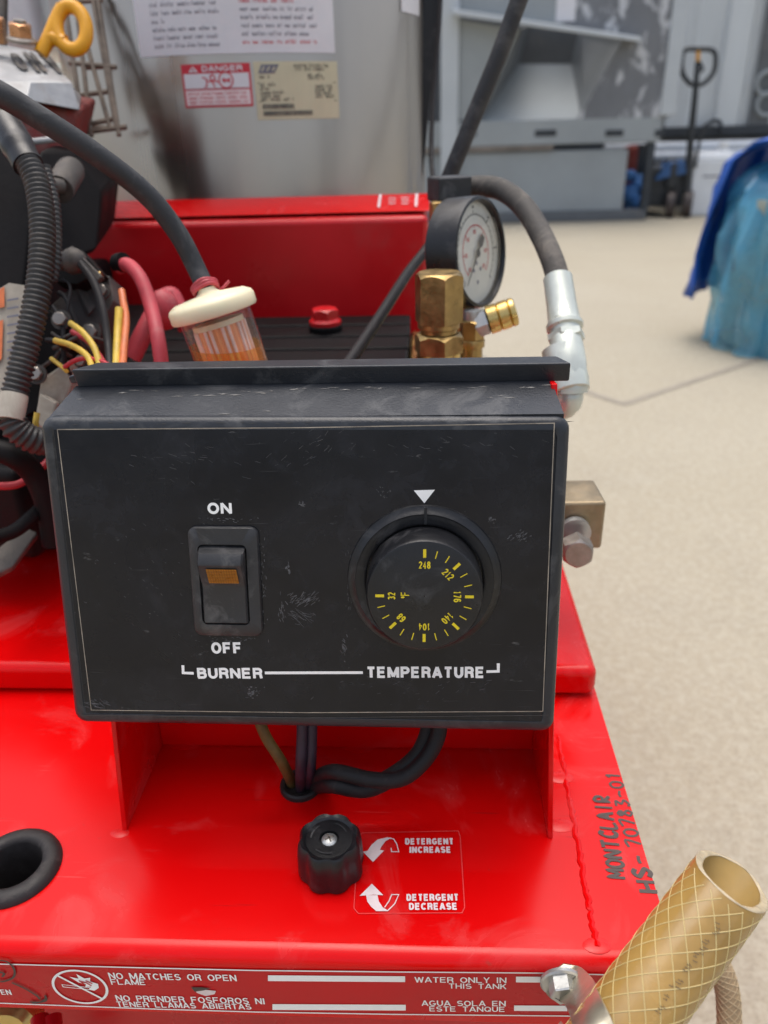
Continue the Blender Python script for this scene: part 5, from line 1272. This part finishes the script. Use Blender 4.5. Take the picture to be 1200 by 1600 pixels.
tg = [(.20, .585), (.232, .56), (.252, .50), (.264, .43), (.272, .36), (.279, .28), (.284, .20), (.286, .140)]
tg = [(.01, .615), (.09, .61), (.15, .60)] + tg
tp_ = crumple('tarpaulin', tg, M['tarp'], 11, .06, 10, cut=lambda a, z: z > .59 or rad(85) < a < rad(172))
sl_ = tp_.modifiers.new('thick', 'SOLIDIFY'); sl_.thickness = .004
tag(tp_, 'dark blue tarpaulin draped over the top and left of the bag', 'tarpaulin')

# ------------------------------------------------------------------ grey hopper container at the back
YC = 6.0
def yc(px, py, y=YC): return HY(px, py, y)
HC = empty('hopper_container', (1.0, YC + .6, 0)); tag(HC, 'big grey steel container with an open hopper and peeling paint', 'container')
cx0, cx1 = -1.6, yc(1046, 100).x
zs = yc(870, 207).z
h = MB()
zb0, zb1 = yc(860, 226).z, yc(860, 186).z
h.span((cx0, YC, zb0), (cx1, YC + .10, zb1), M['steel_paint'])
h.span((cx0, YC + .002, zb0 - .035), (yc(865, 230).x, YC + .08, zb0 - .001), M['rust'])
for px0, px1 in ((835, 870), (945, 975), (1022, 1040), (728, 745)):
    a = yc(px0, 214); c_ = yc(px1, 202); h.span((a.x, YC - .004, a.z), (c_.x, YC + .02, c_.z), M['rail'])  # raised dark slabs stand in for the shade in the beam pockets
h.build('lower_beam', HC, bevel=.006)
h = MB(); zl1 = yc(850, 231).z
h.span((cx0, YC + .03, .07), (yc(978, 290).x, YC + .09, zb0 - .04), M['steel_paint']); h.span((cx0, YC + .01, .0), (yc(1010, 340).x, YC + .12, .07), M['steel_dark'])
h.build('lower_panel', HC, bevel=.008)
h = MB(); a = yc(1011, 300).x; h.span((a - .025, YC + .01, .071), (a + .025, YC + .09, zb0 - .001), M['rail']); h.build('post', HC, bevel=.004)
# side wall with peeling paint, to the right of the hopper mouth
mx0 = yc(905, 120).x; mx1 = yc(985, 120).x
h = MB(); h.prism([yc(903, 186), yc(1043, 184), yc(1060, -140), yc(880, -140), yc(880, 42), yc(975, 62)], (0, .06, 0), M['peel']); h.build('side_wall', HC)
h = MB(); h.span((yc(1047, 100).x - .03, YC - .02, zb1 + .001), (yc(1047, 100).x + .07, YC + .08, 2.4), M['steel_pale']); h.build('corner_post', HC, bevel=.008)
h = MB(); h.span((yc(703, 100).x - .06, YC - .03, 0.072), (yc(703, 100).x + .06, YC + .09, 2.4), M['steel_pale']); h.build('corner_post', HC, bevel=.01)
# hopper: sloping chute, back, cheeks, brow
yin = YC + .75
h = MB()
z_a = zb1 + .002
ch = [yc(744, 187, YC + .064), yc(912, 187, YC + .064), HY(893, 100, yin), HY(800, 100, yin)]
h.hexa([p - Vector((0, 0, .03)) for p in ch], ch, M['steel_paint']); h.build('chute', HC)
h = MB(); h.span((HY(700, 100, yin).x, yin, z_a), (HY(1010, 100, yin).x, yin + .04, 2.4), M['steel_dark']); h.build('hopper_back', HC)
for front, back in (((yc(908, 187, YC + .064), yc(976, 62, YC + .064)), (HY(891, 104, yin - .004), HY(905, 40, yin - .004))), ((yc(748, 187, YC + .064), yc(810, 44, YC + .064)), (HY(806, 104, yin - .004), HY(822, 40, yin - .004)))):
    h = MB(); q = [front[0], front[1], back[1], back[0]]; h.hexa(q, [p + Vector((.02, 0, 0)) for p in q], M['steel_mid']); h.build('cheek', HC)
h = MB(); h.prism([yc(712, 187), yc(748, 187), yc(811, 46), yc(712, 30)], (0, .06, 0), M['steel_paint']); h.build('front_plate', HC)
h = MB(); P = [yc(708, 24, YC - .15), yc(1004, 66, YC - .15), yc(1002, 58, YC - .15), yc(708, 14, YC - .15)]
h.prism(P, (0, .16, .02), M['steel_pale']); h.build('brow', HC, bevel=.006)
h = MB(); h.prism([yc(710, 18), yc(880, 40), yc(880, -160), yc(710, -160)], (0, .05, 0), M['steel_paint']); h.build('upper_panel', HC)
h = MB(); a = yc(868, 34, YC - .004); c_ = yc(902, -20, YC - .004); h.span((a.x, YC - .006, a.z), (c_.x, YC - .001, c_.z), M['label_white']); h.build('sticker', HC)
h = MB(); h.span((cx0, YC + .82, .0), (cx1, YC + 2.2, 2.4), M['steel_dark']); h.build('body', HC)
# trailer side to the right
YTt = 6.7
TR = empty('trailer', (3.6, YTt + 1, 0)); tag(TR, 'pale corrugated trailer side above a charcoal rail, at right', 'trailer')
def yt(px, py): return HY(px, py, YTt)
h = MB(); zr0, zr1 = yt(1120, 213).z, yt(1120, 197).z; xt0 = yt(1050, 100).x; xt1 = 7.5
x = xt0; pts = []; k = 0
while x < xt1:
    pts += [(x, 0), (x + .16, 0), (x + .19, .03), (x + .35, .03), (x + .38, 0)]; x += .38
vs = [Vector((a, YTt + c_, z)) for z in (zr1 + .001, 3.0) for a, c_ in pts]; n = len(pts)
h.add(vs, [(i, i + 1, n + i + 1, n + i) for i in range(n - 1)], M['corr'])
h.span((xt0, YTt + .05, zr1), (xt1, YTt + 2.4, 3.0), M['corr'])
h.build('trailer_wall', TR, sharp=20)
h = MB(); h.span((xt0, YTt - .03, zr0), (xt1, YTt + .2, zr1), M['rail']); h.build('bottom_rail', TR, bevel=.01)
for i, py in enumerate((130, 163)):
    h = MB(); c_ = yt(1196, py) - Vector((0, .03, 0)); R_ = .075
    h.tube([c_ + Vector((math.cos(2 * math.pi * q / 24) * R_, 0, math.sin(2 * math.pi * q / 24) * R_)) for q in range(24)], .016, M['steel_paint'], 8, closed=True); h.build('lashing_ring', TR)
h = MB(); h.span((yt(1184, 100).x, YTt - .02, zr1 + .002), (yt(1216, 100).x, YTt + .0, 3.0), M['steel_dark']); h.build('lashing_track', TR)
for dx in (1.6, 3.2):
    h = MB(); h.span((xt0 + dx, YTt + .6, 0), (xt0 + dx + .12, YTt + .75, zr0), M['rail']); h.build('leg', TR)
h = MB(); p = HY(1118, 196, YTt - .06); h.tube(spline([p + Vector((-.09, 0, -.02)), p + Vector((-.03, 0, .03)), p + Vector((.03, 0, .02)), p + Vector((.05, 0, -.05))], 5), .014, M['rail'], 8); h.build('rail_hook', TR)
# white pipes stored under the trailer
for i, (py, d_) in enumerate(((228, 6.55), (243, 6.5), (262, 6.58))):
    p = HY(1100, py, d_); r_ = (HY(1100, py - 8, d_).z - p.z)
    h = MB(); h.lathe([(r_ * .8, -1.1), (r_, -1.1), (r_, 3.6), (r_ * .8, 3.6)], Vector((p.x + .35, d_, p.z)), (1, 0, 0), M['white_pipe'], 24)
    tag(h.build('white_pipe'), ('uppermost of the white pipes under the trailer rail', 'middle white pipe under the trailer rail', 'lowest white pipe under the trailer rail, behind the jug')[i], 'pipe', 'white pipes under the trailer')
for i, x in enumerate((xt0 - .25, xt0 + 1.35, xt0 + 2.9)):
    h = MB(); h.span((x, 6.40, 0), (x + .06, 6.46, HY(1100, 222, 6.5).z), M['rail']); h.span((x, 6.46, HY(1100, 273, 6.5).z - .03), (x + .06, 6.70, HY(1100, 273, 6.5).z), M['rail'])
    tag(h.build('rack_post', bevel=.004), ('dark pipe rack post nearest the grey container', 'dark pipe rack post behind the bagged keg', 'dark pipe rack post farthest to the right')[i], 'rack post', 'posts of the pipe rack')
# dark wall closing the view under the trailer
h = MB(); h.span((1.2, 9.6, 0), (9, 9.8, 2.6), M['steel_dark']); tag(h.build('yard_wall'), 'dark grey wall far behind the trailer and pipes', 'wall')

# pallet jack
PJ = empty('pallet_jack', HZ(1062, 337, 0)); tag(PJ, 'blue pallet jack with an upright black loop handle', 'pallet jack')
yj = 6.15
def yjp(px, py): return HY(px, py, yj)
h = MB(); lp = [yjp(*p) for p in ((1079, 132), (1068, 118), (1065, 100), (1070, 79), (1092, 77), (1115, 80), (1118, 100), (1112, 118), (1096, 132))]
h.tube(spline(lp + [lp[0]], 5), .016, M['jack_black'], 10); hd = h.build('loop_handle', PJ)
h = MB(); h.tube([yjp(1091, 78), yjp(1090, 100)], .014, M['yellow'], 10); h.build('lever', hd)
h = MB(); h.tube(spline([yjp(1093, 96), yjp(1098, 108), yjp(1093, 112)], 4), .010, M['jack_black'], 8); h.build('trigger', hd)
h = MB(); h.tube([yjp(1090, 96), yjp(1086, 150), yjp(1080, 210), yjp(1073, 300)], [.017, .021, .024, .03], M['jack_black'], 12); h.build('draw_bar', PJ)
h = MB(); h.tube(spline([yjp(1102, 195), yjp(1092, 225), yjp(1086, 262)], 5), .012, M['jack_black'], 8); h.build('hydraulic_hose', PJ)
h = MB(); c_ = yjp(1048, 288); h.box(c_ + Vector((-.02, .12, -.02)), (.24, .22, .26), M['jack_black']); h.lathe([(.055, 0), (.055, .16), (.03, .19)], c_ + Vector((.0, .02, -.02)), (0, 0, 1), M['jack_black'], 20)
h.hexa([c_ + Vector(v) for v in ((-.12, -.03, .03), (.09, -.03, .07), (.09, .12, .07), (-.12, .12, .03))], [c_ + Vector(v) for v in ((-.04, -.03, .15), (.07, -.03, .16), (.07, .12, .16), (-.04, .12, .15))], M['jack_blue']); h.build('pump_housing', PJ, bevel=.008)
for i, dx in enumerate((-.04, .05)):
    h = MB(); c_ = yjp(1052, 322); h.lathe([(.03, -.028), (.085, -.028), (.09, -.02), (.09, .02), (.085, .028), (.03, .028)], Vector((c_.x + dx * 1.4 + .03, yj - .02, .0905)), Vector((1, -.35, 0)), M['jack_wheel'], 28); h.build('wheel', PJ, sharp=30)
for dx in (-.16, .16):
    h = MB(); c_ = yjp(1040, 322); h.span((c_.x + dx - .26, yj + .20, .06), (c_.x + dx - .11, yj + .52, .11), M['jack_blue']); h.build('fork', PJ, bevel=.01)
# white jug
JG = empty('white_jug', HZ(1103, 340, 0)); tag(JG, 'white square jug with a spout beside the pallet jack', 'jug')
a = HZ(1103, 338, 0); s_ = a.y / F * 1.06; h = MB()
h.span((a.x - 26 * s_, a.y, .002), (a.x + 26 * s_, a.y + .24, 70 * s_), M['pail']); h.hexa([Vector((a.x + x * s_, a.y + y, 70 * s_)) for x, y in ((-26, 0), (26, 0), (26, .24), (-26, .24))], [Vector((a.x + x * s_, a.y + y, 80 * s_)) for x, y in ((-20, .03), (22, .03), (22, .21), (-20, .21))], M['pail'])
h.build('jug_body', JG, bevel=.014, seg=3)
h = MB(); h.lathe([(.030, 0), (.034, .02), (.034, .055), (.03, .06)], Vector((a.x + 14 * s_, a.y + .08, 80 * s_)), (0, 0, 1), M['pail'], 20); h.build('jug_cap', JG)
h = MB(); JF = Flat(Vector((a.x, a.y - .002, 0)), Vector((1, 0, 0)), Vector((0, 0, 1)))
for x0_, y0_, w2 in ((-12, 50, 26),): h.line(JF, [(x0_ * s_, y0_ * s_), ((x0_ + w2) * s_, y0_ * s_)], .012, M['grey_ink'], .001)
h.build('jug_print', JG)
# blue cloth and a dark red drum in the gap beside the container
h = MB(); c_ = HY(990, 325, 6.15)
for k in range(7): h.ball(Vector((c_.x + random.uniform(-.06, .06), c_.y + .10 + random.uniform(-.03, .03), .075 + k * .035)), .075 - k * .004, M['blue_rag'], 14, (1.0 + random.uniform(-.1, .25), .9, .8))
tag(h.build('blue_sack'), 'crumpled blue sack in the gap beside the grey container panel', 'sack')
h = MB(); c_ = HY(985, 262, 6.5); h.lathe([(.09, .0), (.095, .03), (.095, c_.z + .11), (.085, c_.z + .14), (.03, c_.z + .16)], Vector((c_.x + .02, 6.5, 0)), (0, 0, 1), M['red_cast'], 24)
tag(h.build('gas_bottle'), 'dark red bottle standing in the gap behind the blue sack', 'bottle')
